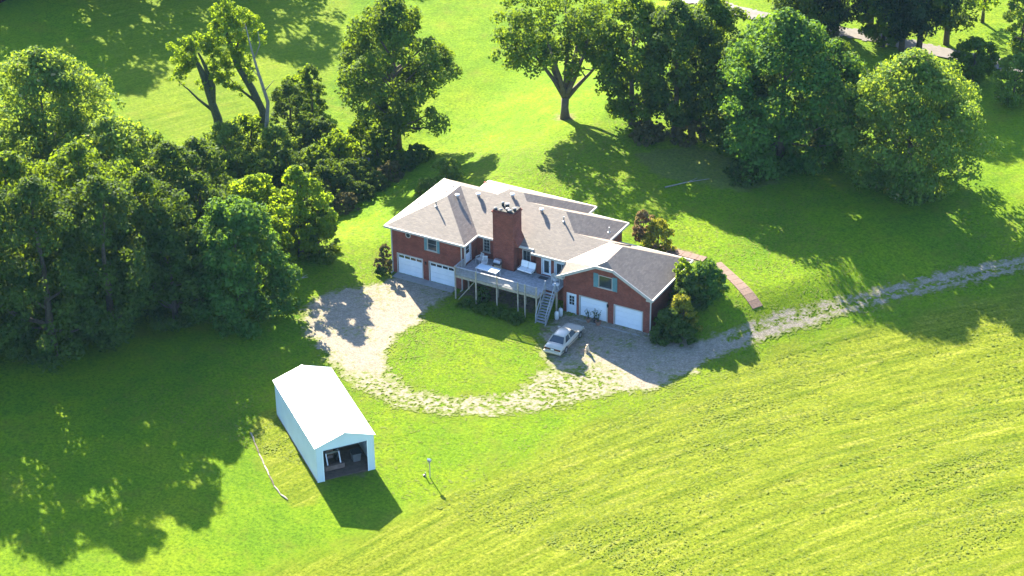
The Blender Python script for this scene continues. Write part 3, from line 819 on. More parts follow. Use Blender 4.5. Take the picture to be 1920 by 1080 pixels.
t = thing('grill', 'covered grey barbecue grill on tan stand before the chimney', 'grill', (11.15, 1.0, FZ))
mb = MB(); mb.box(-.3, .3, -.22, .22, 0, .55); mb.build('cabinet', M['woodtan'], t, bevel=.01)
mb = MB(); mb.box(-.36, .36, -.26, .26, .58, .8); mb.build('firebox', M['cartrim'], t, bevel=.02)
mb = MB(); mb.faces([(-.36,-.26,.8),(.36,-.26,.8),(.36,.26,.8),(-.36,.26,.8),(-.36,-.12,1.05),(.36,-.12,1.05),(.36,.22,1.08),(-.36,.22,1.08)], [(0,3,2,1),(4,5,6,7),(0,1,5,4),(1,2,6,5),(2,3,7,6),(3,0,4,7)])
mb.build('lid', M['metalgrey'], t, bevel=.03)
mb = MB(); mb.bar((-.25, -.28, .86), (.25, -.28, .86), .025); mb.build('handle', M['metalgrey'], t)

t = thing('patio_table', 'long glass topped patio table on the deck behind the railing', 'table', (10.9, -.35, FZ), R(-2))
mb = MB(); mb.box(-1.1, 1.1, -.45, .45, .70, .72); mb.build('table_top', mat('frosted_glass', (.45, .55, .6), .15, spec=.8), t)
mb = MB(); mb.box(-1.14, 1.14, -.49, -.452, .68, .73); mb.box(-1.14, 1.14, .452, .49, .68, .73); mb.box(-1.14, -1.102, -.45, .45, .68, .73); mb.box(1.102, 1.14, -.45, .45, .68, .73); mb.build('rim', M['plastic'], t)
for x in (-1, 1):
    for y in (-1, 1):
        mb = MB(); mb.bar((x*1.05, y*.4, 0), (x*1.05, y*.4, .68), .05); mb.build('leg', M['plastic'], t)
def pot(name, label, loc, r, h, m, cat='pot', group=None, flower=None):
    t = thing(name, label, cat, loc, 0, group)
    mb = MB(); mb.lathe((0, 0, 0), [(r*.7, 0), (r*.95, h*.85), (r*1.08, h*.86), (r*1.08, h), (r*.9, h), (r*.88, h*.9)], 14); mb.build('pot', M[m], t)
    mb = MB(); mb.lathe((0, 0, h*.88), [(r*.86, 0), (r*.5, .02)], 12); mb.build('soil', M['soil'], t)
    return t
pot('flower_pot', 'small white pot beside the grill', (10.45, .75, FZ), .17, .35, 'plastic')
t = thing('doormat', 'dark doormat in front of the glazed deck door', 'doormat', (15.75, 1.6, FZ))
mb = MB(); mb.box(-.45, .45, -.28, .28, .002, .02); mb.build('mat', M['cartrim'], t, bevel=.005)
t = thing('side_table', 'small white round side table at the head of the deck stairs', 'table', (17.75, .35, FZ))
mb = MB(); mb.lathe((0, 0, .46), [(.3, 0), (.34, .01), (.34, .04), (.3, .05)], 18); mb.build('table_top', M['plastic'], t)
for k in range(3):
    a = k*2.094; mb = MB(); mb.bar((.26*math.cos(a), .26*math.sin(a), 0), (.15*math.cos(a), .15*math.sin(a), .46), .035); mb.build('leg', M['plastic'], t)

# beside the stairs
for k, (x, y, lb) in enumerate(((18.42, -.75, 'white gas cylinder nearer the car, beside the deck stairs'), (18.45, -.05, 'white gas cylinder against the garage wall beside the deck stairs'))):
    t = thing('gas_cylinder', lb, 'gas cylinder', (x, y, 0), 0, 'gas cylinders by the stairs')
    mb = MB(); mb.lathe((0, 0, .08), [(.05, 0), (.18, .03), (.21, .12), (.21, .62), (.17, .76), (.06, .82)], 16); mb.build('tank', M['plastic'], t, smooth=True)
    mb = MB(); mb.lathe((0, 0, 0), [(.16, 0), (.16, .1)], 14); mb.build('foot_ring', M['metalgrey'], t)
    mb = MB(); mb.lathe((0, 0, .9), [(.03, 0), (.03, .12)], 8); mb.build('valve', M['metalgrey'], t)
for k, (x, y, r, lb) in enumerate(((21.2, .25, .24, 'clay pot with spindly plant, left of three before the garage door'), (21.75, .45, .22, 'dark pot with spindly plant, middle of three before the garage door'), (22.25, .2, .28, 'wide dark pot with spindly plant, right of three before the garage door'))):
    t = pot('potted_plant', lb, (x, y, .03), r, .38, 'terracotta' if k != 1 else 'cartrim', 'potted plant', 'potted plants before the garage door')
    rr = random.Random(k+4)
    mb = MB()
    for q in range(9):
        a = rr.uniform(0, 6.28); l = rr.uniform(.5, 1.1)
        mb.tube([(0, 0, .33), (.15*math.cos(a), .15*math.sin(a), .33+l*.6), (.32*math.cos(a+.4), .2*math.sin(a+.4), .33+l)], [.014, .01, .006], 4)
        for w_ in range(4):
            c = Vector((.3*math.cos(a+.4)*(.5+w_*.15), .2*math.sin(a+.4)*(.5+w_*.15), .33+l*(.6+w_*.12))); e = Vector((rr.uniform(-.1, .1), rr.uniform(-.1, .1), .03))
            mb.poly([c, c+e+Vector((.02, .03, .03)), c+e*1.7, c+e-Vector((.02, .03, .03))])
    mb.build('stems', ML['dark'], t)

# ------------------------------------------------------------------ car
def make_car(loc, rz):
    t = thing('parked_car', 'old cream-white four-door sedan parked on the gravel near the deck stairs', 'car', loc, rz)
    # x forward (nose +x); section profiles across y
    L_, Wd = 4.95, 1.82
    xs = [-2.46, -2.40, -1.75, -1.45, -.75, .0, .45, 1.05, 1.3, 2.1, 2.42, 2.5]
    ztop = [.62, .88, .93, .95, .95, .95, .95, .93, .91, .82, .74, .55]
    hw = [.78, .84, .89, .905, .91, .91, .91, .905, .9, .87, .82, .74]
    prof = []
    V_, F_c = [], []
    for x, zt_, w_ in zip(xs, ztop, hw):
        ring = [(-w_*.96, .22), (-w_, .45), (-w_*.985, zt_-.12), (-w_*.9, zt_), (-w_*.4, zt_+.025), (w_*.4, zt_+.025), (w_*.9, zt_), (w_*.985, zt_-.12), (w_, .45), (w_*.96, .22)]
        V_ += [(x, a, b) for a, b in ring]
    nr = 10
    for i in range(len(xs)-1):
        for k in range(nr):
            F_c.append((i*nr+k, i*nr+(k+1) % nr, (i+1)*nr+(k+1) % nr, (i+1)*nr+k))
    F_c.append(tuple(range(nr))); F_c.append(tuple(range((len(xs)-1)*nr, len(xs)*nr))[::-1])
    mb = MB(); mb.faces(V_, F_c); body = mb.build('body', M['car'], t, smooth=True, fix=True)
    # greenhouse: roof, pillars, glass
    cb = [(-1.62, .72, .94), (-.98, .56, 1.40), (.42, .56, 1.41), (1.12, .72, .93)]   # rear base, rear top, front top, front base (x, halfwidth, z)
    mb = MB()
    rv = []
    for x, w_, z in ((-1.08, .5, 1.385), (-.95, .58, 1.415), (-.3, .6, 1.45), (.25, .59, 1.445), (.42, .5, 1.40)):
        rv.append([(x, -w_, z-.03), (x, -w_*.7, z+.012), (x, 0, z+.025), (x, w_*.7, z+.012), (x, w_, z-.03)])
    base = []
    for r_ in rv: base += r_
    fc = [(i*5+k, i*5+k+1, i*5+k+6, i*5+k+5) for i in range(4) for k in range(4)]
    n0 = len(base); base2 = [(a, b, c-.05) for a, b, c in base]
    fc2 = [tuple(n0+j for j in reversed(f)) for f in fc]
    edge = [0,1,2,3,4,9,14,19,24,23,22,21,20,15,10,5]
    fe = [(edge[i], n0+edge[i], n0+edge[(i+1) % 16], edge[(i+1) % 16]) for i in range(16)]
    mb.faces(base+base2, fc+fc2+fe); mb.build('roof', M['car'], t, smooth=True, fix=True)
    g = MB(); g.poly([(-1.66, -.7, .95), (-1.66, .7, .95), (-1.07, .52, 1.36), (-1.07, -.52, 1.36)]); g.build('rear_window', M['glass'], t)
    g = MB(); g.poly([(1.16, .7, .94), (1.16, -.7, .94), (.42, -.52, 1.37), (.42, .52, 1.37)]); g.build('windscreen', M['glass'], t)
    for s in (-1, 1):
        for x0, x1, x2, x3 in ((-1.38, -.42, -.42, -.95), (-.32, .95, .38, -.32)):
            g = MB(); g.poly([(x0, s*.80, .95), (x1, s*.80, .95), (x2, s*.60, 1.37), (x3, s*.60, 1.37)]); g.build('side_window', M['glass'], t)
        for a, b in (((-1.64, s*.78, .93), (-1.04, s*.575, 1.40)), ((-.37, s*.83, .93), (-.37, s*.60, 1.42)), ((1.1, s*.78, .92), (.42, s*.575, 1.41)), ((-1.45, s*.82, .93), (-.98, s*.59, 1.40))):
            g = MB(); g.bar(a, b, .07, .05, (0, 1, 0)); g.build('pillar', M['car'], t)
        g = MB(); g.box(-2.3, 2.3, s*.915-.012, s*.915+.012, .5, .56); g.build('side_trim', M['cartrim'], t)
        g = MB(); g.box(.85, 1.0, s*.98-.09, s*.98+.09, .95, 1.07); g.build('mirror', M['car'], t, bevel=.02)
        for x in (-.6, .3):
            g = MB(); g.box(x-.09, x+.09, s*.925-.01, s*.925+.012, .8, .83); g.build('door_handle', M['metalgrey'], t)
        for x in (-1.42, 1.5):
            wg = MB(); wg.lathe((0, 0, 0), [(.2, -.1), (.31, -.1), (.33, -.06), (.33, .06), (.31, .1), (.2, .1)], 20, 'x')
            wh = wg.build('wheel', M['black'], t); wh.location = (x, s*.82, .33); wh.rotation_euler = (0, 0, R(90))
            rg = MB(); rg.lathe((0, 0, 0), [(.02, -.115), (.1, -.11), (.2, -.104), (.2, .104), (.1, .11), (.02, .115)], 16, 'x')
            rm_ = rg.build('rim', M['metalgrey'], wh)
            ag = MB()
            for q in range(10):
                a0, a1 = math.pi*q/10, math.pi*(q+1)/10
                ag.poly([(x+.33*math.cos(a0), s*.918, .33+.33*math.sin(a0)), (x+.39*math.cos(a0), s*.918, .33+.39*math.sin(a0)), (x+.39*math.cos(a1), s*.918, .33+.39*math.sin(a1)), (x+.33*math.cos(a1), s*.918, .33+.33*math.sin(a1))])
            ag.build('wheel_arch', M['cartrim'], t)
        g = MB(); g.box(-2.475, -2.40, s*.28, s*.80, .62, .78) if s > 0 else g.box(-2.475, -2.40, -.80, -.28, .62, .78); g.build('tail_light', M['tail'], t, bevel=.015)
        g = MB(); g.box(2.4, 2.5, s*.45, s*.78, .56, .7) if s > 0 else g.box(2.4, 2.5, -.78, -.45, .56, .7); g.build('headlight', M['plate'], t, bevel=.015)
    g = MB(); g.box(-2.47, -2.41, -.27, .27, .6, .79); g.build('rear_panel', M['cartrim'], t)
    g = MB(); g.box(-2.485, -2.47, -.16, .16, .63, .76); g.build('licence_plate', M['plate'], t)
    g = MB(); g.box(-2.58, -2.3, -.88, .88, .32, .52); g.build('bumper', M['car'], t, bevel=.05)
    g = MB(); g.box(2.35, 2.6, -.85, .85, .3, .5); g.build('bumper', M['car'], t, bevel=.05)
    g = MB(); g.box(-1.72, -1.70, -.86, .86, .955, .96)
    g = MB(); g.bar((-1.8, -.8, .965), (-1.8, .8, .965), .02, .01); g.build('boot_lid_seam', M['cartrim'], t)
    return t
make_car((21.05, -4.25, .03), R(92))

# ------------------------------------------------------------------ shed
th = R(51.944)
SH = thing('metal_shed', 'white metal shed with open front standing on the lawn below the drive', 'shed', (13.535, -33.454, 0), th)
SW, SL, SHh, SR = 5.05, 11.2, 3.5, .84
def shbox(name, x0, x1, y0, y1, z0, z1, m='metalwhite', par=None, **k):
    mb = MB(); mb.box(x0, x1, y0, y1, z0, z1); return mb.build(name, M[m], par or SH, **k)
def ribbed(name, y0, y1, x, z1, out):
    mb = MB(); n = int((y1-y0)/.23)
    for k in range(n):
        a = y0+(y1-y0)*k/n; b = y0+(y1-y0)*(k+1)/n
        mb.box(min(x, x-out*.04), max(x, x-out*.04), a, b-.03, -.05, z1)
        mb.box(min(x-out*.04, x+out*.02), max(x-out*.04, x+out*.02), b-.03, b, -.05, z1)
    return mb.build(name, M['metalwall'], SH)
for k in range(4):
    ribbed('wall_panel', SL*k/4+.003, SL*(k+1)/4-.003, 0, SHh-.02, -1); ribbed('wall_panel', SL*k/4+.003, SL*(k+1)/4-.003, SW, SHh-.02, 1)
def gable(y, op):
    mb = MB(); xs_ = [.05]+([.62, 4.42] if op else [])+[SW/2, SW-.05]; xs_ = sorted(xs_)
    for a, b in zip(xs_, xs_[1:]):
        zt = lambda x: SHh+SR*(1-abs(x-SW/2)/(SW/2))-.03
        lo = 2.95 if (op and a >= .62-1e-6 and b <= 4.42+1e-6) else -.05
        mb.faces([(a,y,lo),(b,y,lo),(b,y+.06,lo),(a,y+.06,lo),(a,y,zt(a)),(b,y,zt(b)),(b,y+.06,zt(b)),(a,y+.06,zt(a))], [(0,3,2,1),(4,5,6,7),(0,1,5,4),(1,2,6,5),(2,3,7,6),(3,0,4,7)])
    return mb.build('gable_wall', M['metalwall'], SH)
gable(.0, True); gable(SL-.06, False)
for s in (0, 1):
    e = (-.12, SHh-.05) if s == 0 else (SW+.12, SHh-.05); r_ = (SW/2, SHh+SR)
    mb = MB()
    n = 12
    for k in range(n):
        a = -.15+(SL+.3)*k/n; b = -.15+(SL+.3)*(k+1)/n
        for y0, y1, up_ in ((a, b-.05, 0), (b-.05, b, .025)):
            mb.faces([(e[0],y0,e[1]),(r_[0],y0,r_[1]),(r_[0],y1,r_[1]),(e[0],y1,e[1]),(e[0],y0,e[1]+.04+up_),(r_[0],y0,r_[1]+.04+up_),(r_[0],y1,r_[1]+.04+up_),(e[0],y1,e[1]+.04+up_)],
                     [(0,3,2,1),(4,5,6,7),(0,1,5,4),(1,2,6,5),(2,3,7,6),(3,0,4,7)])
    mb.build('roof_sheet', M['metalwhite'], SH)
mb = MB(); mb.bar((SW/2, -.16, SHh+SR+.06), (SW/2, SL+.16, SHh+SR+.06), .22, .03); mb.build('ridge_cap', M['metalwhite'], SH)
for k in range(8):
    shbox('base_trim', -.03, -.002, SL*k/8+.01, SL*(k+1)/8-.01, -.05, .12, 'rust')
shbox('door_trim', .56, .62, -.03, .0, 0, 3.0); shbox('door_trim', 4.42, 4.48, -.03, .0, 0, 3.0); shbox('door_trim', .62, 4.42, -.03, .0, 2.94, 3.0, 'cartrim')
shbox('floor', .08, SW-.08, .1, SL-.1, -.05, .04, 'soil')
# loader tractor inside
TR = thing('tractor', 'old loader tractor parked in the dark inside the shed', 'tractor', (0, 0, 0), 0)
TR.location = Matrix.Rotation(th, 4, 'Z') @ Vector((1.9, 2.6, 0)) + Vector((13.535, -33.454, .04)); TR.rotation_euler = (0, 0, th)
def tb(name, x0, x1, y0, y1, z0, z1, m, **k):
    mb = MB(); mb.box(x0, x1, y0, y1, z0, z1); return mb.build(name, M[m], TR, **k)
tb('bonnet', -.32, .32, -.2, 1.3, .75, 1.25, 'orange', bevel=.05); tb('chassis', -.2, .2, -.3, 2.3, .45, .75, 'rust')
tb('seat', -.25, .25, 1.9, 2.3, 1.1, 1.2, 'black', bevel=.03); tb('fender', -.85, -.5, 1.5, 2.5, 1.25, 1.3, 'orange'); tb('fender', .5, .85, 1.5, 2.5, 1.25, 1.3, 'orange')
for x in (-.75, .75):
    mb = MB(); mb.lathe((0, 0, 0), [(.35, -.18), (.6, -.18), (.66, -.1), (.66, .1), (.6, .18), (.35, .18)], 20, 'x'); w_ = mb.build('wheel', M['black'], TR); w_.location = (x, 2.0, .66)
    mb = MB(); mb.lathe((0, 0, 0), [(.05, -.1), (.35, -.14), (.35, .14), (.05, .1)], 14, 'x'); mb.build('rim', M['metalgrey'], w_)
    mb = MB(); mb.lathe((0, 0, 0), [(.2, -.1), (.34, -.1), (.38, 0), (.34, .1), (.2, .1)], 16, 'x'); w_ = mb.build('wheel', M['black'], TR); w_.location = (x*.8, -.05, .38)
    mb = MB(); mb.lathe((0, 0, 0), [(.05, -.06), (.2, -.08), (.2, .08), (.05, .06)], 12, 'x'); mb.build('rim', M['metalgrey'], w_)
    mb = MB(); mb.bar((x*.75, 1.0, 1.7), (x*.75, -.9, 1.45), .1, .14); mb.bar((x*.75, -.9, 1.45), (x*.75, -1.3, .5), .1, .12); mb.bar((x*.75, 1.0, .6), (x*.75, 1.0, 1.75), .1); mb.build('loader_arm', M['metalgrey'], TR)
tb('cross_beam', -.5, .5, -.95, -.85, 1.38, 1.5, 'metalgrey'); tb('bucket', -.85, .85, -1.55, -1.25, .12, .55, 'rust', bevel=.02)
for x in (-.45, .45):
    mb = MB(); mb.tube([(x, 2.4, 1.2), (x, 2.4, 2.3), (x, 1.2, 2.35)], .03, 6); mb.build('roll_bar', M['metalgrey'], TR)
def inshed(px_, py_, z=.04):
    v = Matrix.Rotation(th, 4, 'Z') @ Vector((px_, py_, 0)); return (v.x+13.535, v.y-33.454, z)
t = thing('storage_bin', 'grey storage bin at the right inside the shed', 'bin', inshed(4.0, 1.9), th)
mb = MB(); mb.faces([(-.3,-.3,0),(.3,-.3,0),(.3,.3,0),(-.3,.3,0),(-.38,-.38,.8),(.38,-.38,.8),(.38,.38,.8),(-.38,.38,.8)], [(0,3,2,1),(4,5,6,7),(0,1,5,4),(1,2,6,5),(2,3,7,6),(3,0,4,7)]); mb.build('body', M['metalgrey'], t, bevel=.02)
mb = MB(); mb.box(-.42, .42, -.42, .42, .8, .87); mb.build('lid', M['cartrim'], t, bevel=.02)

# ------------------------------------------------------------------ small things on the lawn
t = thing('yard_post', 'thin dark yard post with a small pale cap standing alone on the lawn', 'post', (21.3, -28.4, 0))
mb = MB(); mb.tube([(0, 0, -.1), (.02, 0, .8), (0, 0, 1.7)], .045, 7); mb.build('post', M['woodtan'], t)
mb = MB(); mb.box(-.13, .13, -.11, .11, 1.55, 1.8); mb.build('box', M['woodtan'], t, bevel=.01)
mb = MB(); mb.faces([(-.15,-.13,1.8),(.15,-.13,1.8),(.15,.13,1.8),(-.15,.13,1.8),(-.15,0,1.9),(.15,0,1.9)], [(0,3,2,1),(0,1,5,4),(2,3,4,5),(1,2,5),(3,0,4)]); mb.build('cap', M['plastic'], t)
t = thing('marker_stake', 'short pale stake leaning beside the yard post', 'stake', (20.95, -28.5, 0))
mb = MB(); mb.bar((0, 0, -.05), (.05, -.1, .55), .07); mb.build('stake', M['woodtan'], t)
mb = MB(); mb.lathe((-.15, .05, 0), [(.12, 0), (.1, .14), (.03, .16)], 8); mb.build('base', M['cartrim'], t)
edg = [(4.31, -29.93), (5.58, -31.11), (6.83, -32.27), (8.24, -33.50), (9.45, -34.54), (10.64, -35.57), (11.80, -36.32), (12.77, -36.66)]
t = thing('log_edging', 'line of weathered pale logs edging the rough grass left of the shed', 'edging', (edg[0][0], edg[0][1], 0))
for k, (a, b) in enumerate(zip(edg, edg[1:])):
    mb = MB(); e0 = edg[0]
    mb.tube([(a[0]-e0[0], a[1]-e0[1], .05), ((a[0]+b[0])/2-e0[0]+.05, (a[1]+b[1])/2-e0[1], .08), (b[0]*.93+a[0]*.07-e0[0], b[1]*.93+a[1]*.07-e0[1], .05)], [.06, .07, .05], 7)
    mb.build('log', M['woodtan' if k in (3, 6) else 'bark' if k in (1, 4) else 'barkpale'], t)
for nm, lb, a, b in (('fallen_branch', 'long pale fallen branch lying on the shaded lawn behind the house', (17.59, 24.08), (20.75, 27.92)),
                     ('fallen_branch', 'short pale fallen branch beside the bushy green tree', (-7.50, -6.57), (-6.59, -4.90))):
    za = float(H(*a)); t = thing(nm, lb, 'branch', (a[0], a[1], za))
    mb = MB(); mb.tube([(0, 0, .06), ((b[0]-a[0])*.5, (b[1]-a[1])*.5+.2, .09), (b[0]-a[0], b[1]-a[1], float(H(*b))-za+.05)], [.08, .06, .03], 6)
    mb.tube([((b[0]-a[0])*.5, (b[1]-a[1])*.5+.2, .09), ((b[0]-a[0])*.6+.3, (b[1]-a[1])*.6+.7, .3)], [.04, .015], 5); mb.build('limb', M['barkpale'], t)
bp_ = (-17.64, 22.11)
t = thing('wooden_bench', 'weathered grey wooden bench in the shade of the undergrowth', 'bench', (bp_[0], bp_[1], float(H(*bp_))), R(-30))
for k in range(3):
    mb = MB(); mb.box(-.8, .8, -.22+k*.15, -.1+k*.15, .42, .46); mb.build('seat_slat', M['wood'], t)
    mb = MB(); mb.bar((-.8, .3+.03*k, .58+k*.14), (.8, .3+.03*k, .58+k*.14), .03, .1); mb.build('back_slat', M['wood'], t)
for x in (-.7, .7):
    mb = MB(); mb.box(x-.04, x+.04, -.2, -.12, 0, .42); mb.build('leg', M['wood'], t)
    mb = MB(); mb.bar((x, .22, 0), (x, .38, .95), .08, .06); mb.build('leg', M['wood'], t)

# brick walk, laid in sections
def walk(name, label_, line, width, n):
    t = tag(bpy.data.objects.new(name, None), kind='structure'); COL.objects.link(t)
    a0, b0 = Vector(line[0]), Vector(line[1]); d = (b0-a0); Lw = d.length; d /= Lw; nn = Vector((-d.y, d.x))
    for k in range(n):
        s0, s1 = Lw*k/n+.015, Lw*(k+1)/n-.015
        mb = MB(); q = []
        for s_, w_ in ((s0, -width/2), (s1, -width/2), (s1, width/2), (s0, width/2)):
            p = a0+d*s_+nn*w_; q.append((p.x, p.y, float(H(p.x, p.y))+.07))
        mb.faces(q+[(x, y, z-.15) for x, y, z in q], [(0,1,2,3),(7,6,5,4),(0,4,5,1),(1,5,6,2),(2,6,7,3),(3,7,4,0)])
        mb.build('paving_slab', M['walk'], t)
walk('brick_walk', '', [(28.75, 12.04), (35.13, 7.29)], 1.05, 9)
walk('back_walk', '', [(21.99, 12.31), (27.50, 12.21)], 1.0, 7)

# ------------------------------------------------------------------ dog
def make_dog(loc, rz):
    t = thing('dog', 'cream dog sitting on the gravel at the edge of the house shadow', 'dog', loc, rz)
    V_ = [(0,0,.22),(.0,.0,.34),(.10,0,.46),(.17,0,.58),(.21,0,.70),(.29,0,.74),(.38,0,.71),   # 0 hip,1 belly,2 chest,3 neck,4 skull,5 brow,6 muzzle
          (.16,.07,.36),(.19,.08,.18),(.20,.08,.04),(.26,.08,.025), (.16,-.07,.36),(.19,-.08,.18),(.20,-.08,.04),(.26,-.08,.025),
          (.02,.11,.16),(.17,.15,.17),(.05,.15,.05),(.20,.15,.03), (.02,-.11,.16),(.17,-.15,.17),(.05,-.15,.05),(.20,-.15,.03),
          (-.12,0,.08),(-.26,.06,.05),(-.38,.12,.05)]
    E_ = [(0,1),(1,2),(2,3),(3,4),(4,5),(5,6),(2,7),(7,8),(8,9),(9,10),(2,11),(11,12),(12,13),(13,14),(0,15),(15,16),(16,17),(17,18),(0,19),(19,20),(20,21),(21,22),(0,23),(23,24),(24,25)]
    rad = [.14,.14,.13,.085,.085,.06,.035,.06,.035,.03,.028,.06,.035,.03,.028,.08,.06,.03,.025,.08,.06,.03,.025,.035,.03,.02]
    me = bpy.data.meshes.new('dog_body'); me.from_pydata(V_, E_, []); me.materials.append(M['fur'])
    o = link('body', me, t)
    md = o.modifiers.new('skin', 'SKIN')
    for k, r_ in enumerate(rad): me.skin_vertices[0].data[k].radius = (r_, r_)
    me.skin_vertices[0].data[0].use_root = True
    o.modifiers.new('sub', 'SUBSURF').levels = 2; o.modifiers['sub'].render_levels = 2
    for s in (-1, 1):
        mb = MB(); mb.faces([(.19, s*.05, .77), (.25, s*.07, .77), (.2, s*.12, .66), (.19, s*.09, .77)], [(0, 1, 2), (1, 3, 2), (0, 2, 3), (0, 3, 1)]); mb.build('ear', M['fur'], t)
        mb = MB(); mb.lathe((.325, s*.035, .755), [(.002, -.012), (.012, 0), (.002, .012)], 6); mb.build('eye', M['nose'], t)
    mb = MB(); mb.lathe((.415, 0, .715), [(.004, -.015), (.02, 0), (.004, .015)], 6); mb.build('nose', M['nose'], t)
    t.scale = (1.15, 1.15, 1.15)
    return t
make_dog((23.55, -4.5, .04), R(-60))

# ------------------------------------------------------------------ trees and shrubs
def leaves(C_, Rb, n, size, rng, up_bias=.3, flat=0., elong=.72):
    """n leaf faces spread over the shells of the clumps C_ (centres) with radii Rb"""
    w = Rb**2; idx = rng.choice(len(C_), n, p=w/w.sum())
    d = rng.normal(size=(n, 3)); d[:, 2] += up_bias; d /= np.linalg.norm(d, axis=1)[:, None]
    rr = Rb[idx]*(rng.uniform(.2, 1.15, n)**.55)
    P = C_[idx]+d*rr[:, None]*np.array([1, 1, .8])
    nrm = d+rng.normal(size=(n, 3))*.62; nrm[:, 2] += .25+flat; nrm /= np.linalg.norm(nrm, axis=1)[:, None]
    t = np.cross(nrm, rng.normal(size=(n, 3))); t /= np.linalg.norm(t, axis=1)[:, None]
    b = np.cross(nrm, t)
    s = size*rng.uniform(.6, 1.35, n)[:, None]
    q = np.stack([P-t*s*.5, P+b*s*elong*.5-nrm*s*.08, P+t*s*.5, P-b*s*elong*.5-nrm*s*.08], 1).reshape(-1, 3)
    F = np.arange(4*n).reshape(n, 4)
    tint = np.clip(rng.normal(.42, .2, n)+(rng.normal(0, .2, len(C_)))[idx], 0, .93)
    tint[rng.uniform(size=n) < .02] = 1.
    return q, F, tint

TREES = 0
def tree(name, label, cat, base, h, r, low, n, mtl, size=.34, shape='round', seed=0, lean=(0, 0), group=None, bark='bark', clump=.3, nclump=None, limbs=10, trunk_r=None, ry=None, sub=True):
    global TREES
    rng = np.random.default_rng(1000+seed+TREES*7); TREES += 1
    x, y = base; z = float(H(x, y)); ry = ry or r
    t = thing(name, label, cat, (x, y, z), 0, group)
    ch = h-low; nc = nclump or int(60+r*30)
    cs, rs = [], []
    while len(cs) < nc:
        u = rng.uniform(0, 1); a = rng.uniform(0, 2*math.pi)
        if shape == 'round': pr_ = math.sqrt(max(0, 1-(2*u-.92)**2)) if u > .0 else 0
        elif shape == 'cone': pr_ = (1-u)**.55*min(1, u*4+.45)
        elif shape == 'bush': pr_ = math.sqrt(max(0, 1-(u*.97)**2))
        elif shape == 'vase': pr_ = .35+.65*math.sin(math.pi*min(1, u*.95+.12))
        else: pr_ = math.sqrt(max(0, 1-(2*u-1)**2))
        rad = pr_*(1.18-clump*.5)*math.sqrt(rng.uniform(.2, 1))
        wob = 1+.18*math.sin(a*3+seed)+.12*math.sin(a*5+seed*2+u*4)
        br = clump*min(r, ch*.6)*rng.uniform(.32, .85)*(1 if shape != 'cone' else (1.1-.6*u))
        cs.append((rad*r*wob*math.cos(a)+lean[0]*(low+u*ch)/h, rad*ry*wob*math.sin(a)+lean[1]*(low+u*ch)/h, max(low+u*ch-br*.5, .25)))
        rs.append(br)
    cs, rs = np.array(cs), np.array(rs)
    V, F, ti = leaves(cs, rs, int(n*1.3), size*1.02, rng)
    V[:, 2] = np.maximum(V[:, 2], .03)
    link('crown', fast_mesh('crown', V, F, ML[mtl], False, (), (('tint', ti),)), t)
    if h > 1.6 and limbs:
        tr = trunk_r or .018*h+.06
        top = h*.72
        mb = MB(); jx, jy = rng.normal(0, .15, 2)
        path = [(0, 0, -.2), (jx*.5+lean[0]*.25, jy*.5+lean[1]*.25, h*.25), (jx+lean[0]*.5, jy+lean[1]*.5, h*.5), (lean[0]*.75, lean[1]*.75, top)]
        mb.tube(path, [tr*1.35, tr*.85, tr*.55, tr*.2], 8); mb.build('trunk', M[bark], t, smooth=True)
        mb = MB()
        for k in range(limbs):
            i = rng.integers(len(cs)); c = cs[i]
            f0 = min(max((c[2]-r*.7)/h, .15), .6); s0 = Vector((lean[0]*f0, lean[1]*f0, f0*h))
            e = Vector(c); m_ = (s0+e)/2+Vector((rng.normal(0, .2), rng.normal(0, .2), -.06*h*.3))
            mb.tube([s0, m_, e], [tr*.4, tr*.24, tr*.07], 5)
        mb.build('limbs', M[bark], t)
    return t

G_L = 'tall trees crowded along the left edge'
tree('broadleaf_tree', 'tallest pale green tree of the left wood, its sunlit top against the shaded field', 'tree', (-36.96, -5.86), 18.2, 6.2, 3, 24000, 'light', .36, seed=1, group=G_L)
tree('broadleaf_tree', 'green tree cut by the left edge of the photo, highest of those at that edge', 'tree', (-36.46, -14.62), 16, 5.2, 2, 11000, 'light', .36, seed=2, group=G_L)
tree('broadleaf_tree', 'mid green tree right of the tallest tree in the left wood', 'tree', (-26.13, -9.15), 14.5, 5.2, 2, 11000, 'light', .36, seed=3, group=G_L)
tree('broadleaf_tree', 'dark green tree at the right end of the left wood behind the bushy maple', 'tree', (-18.99, -9.06), 13.3, 4.0, 1, 10000, 'dark', .34, seed=4, group=G_L)
tree('broadleaf_tree', 'large mid green tree in the second rank at the far left', 'tree', (-26.13, -22.80), 16.5, 6, 1.5, 12000, 'mid', .36, seed=5, group=G_L)
tree('broadleaf_tree', 'broad green tree in the middle of the left wood', 'tree', (-21.52, -18.65), 16.8, 5.6, 1.5, 12000, 'mid', .36, seed=6, group=G_L)
tree('broadleaf_tree', 'dark tree standing left of the dense bushy maple', 'tree', (-15.66, -17.24), 14.5, 4.6, 1, 11000, 'dark', .34, seed=7, group=G_L)
tree('broadleaf_tree', 'dark tree in the front rank at the extreme left', 'tree', (-24.39, -31.14), 18, 5.5, 1, 11000, 'dark', .36, seed=8, group=G_L)
tree('broadleaf_tree', 'dark green front tree whose lowest leaves overhang the shaded lawn', 'tree', (-19.09, -27.79), 17.8, 5.4, 1, 12000, 'dark', .36, seed=9, group=G_L)
tree('broadleaf_tree', 'front tree with pale leaf flecks above the shaded lawn', 'tree', (-15.62, -23.28), 16.8, 4.8, 1, 11000, 'dark', .34, seed=10, group=G_L)
tree('broadleaf_tree', 'low dark tree filling the gap beside the bushy maple', 'tree', (-12.68, -17.89), 10, 3.6, .5, 9000, 'dark', .32, seed=11, group=G_L)
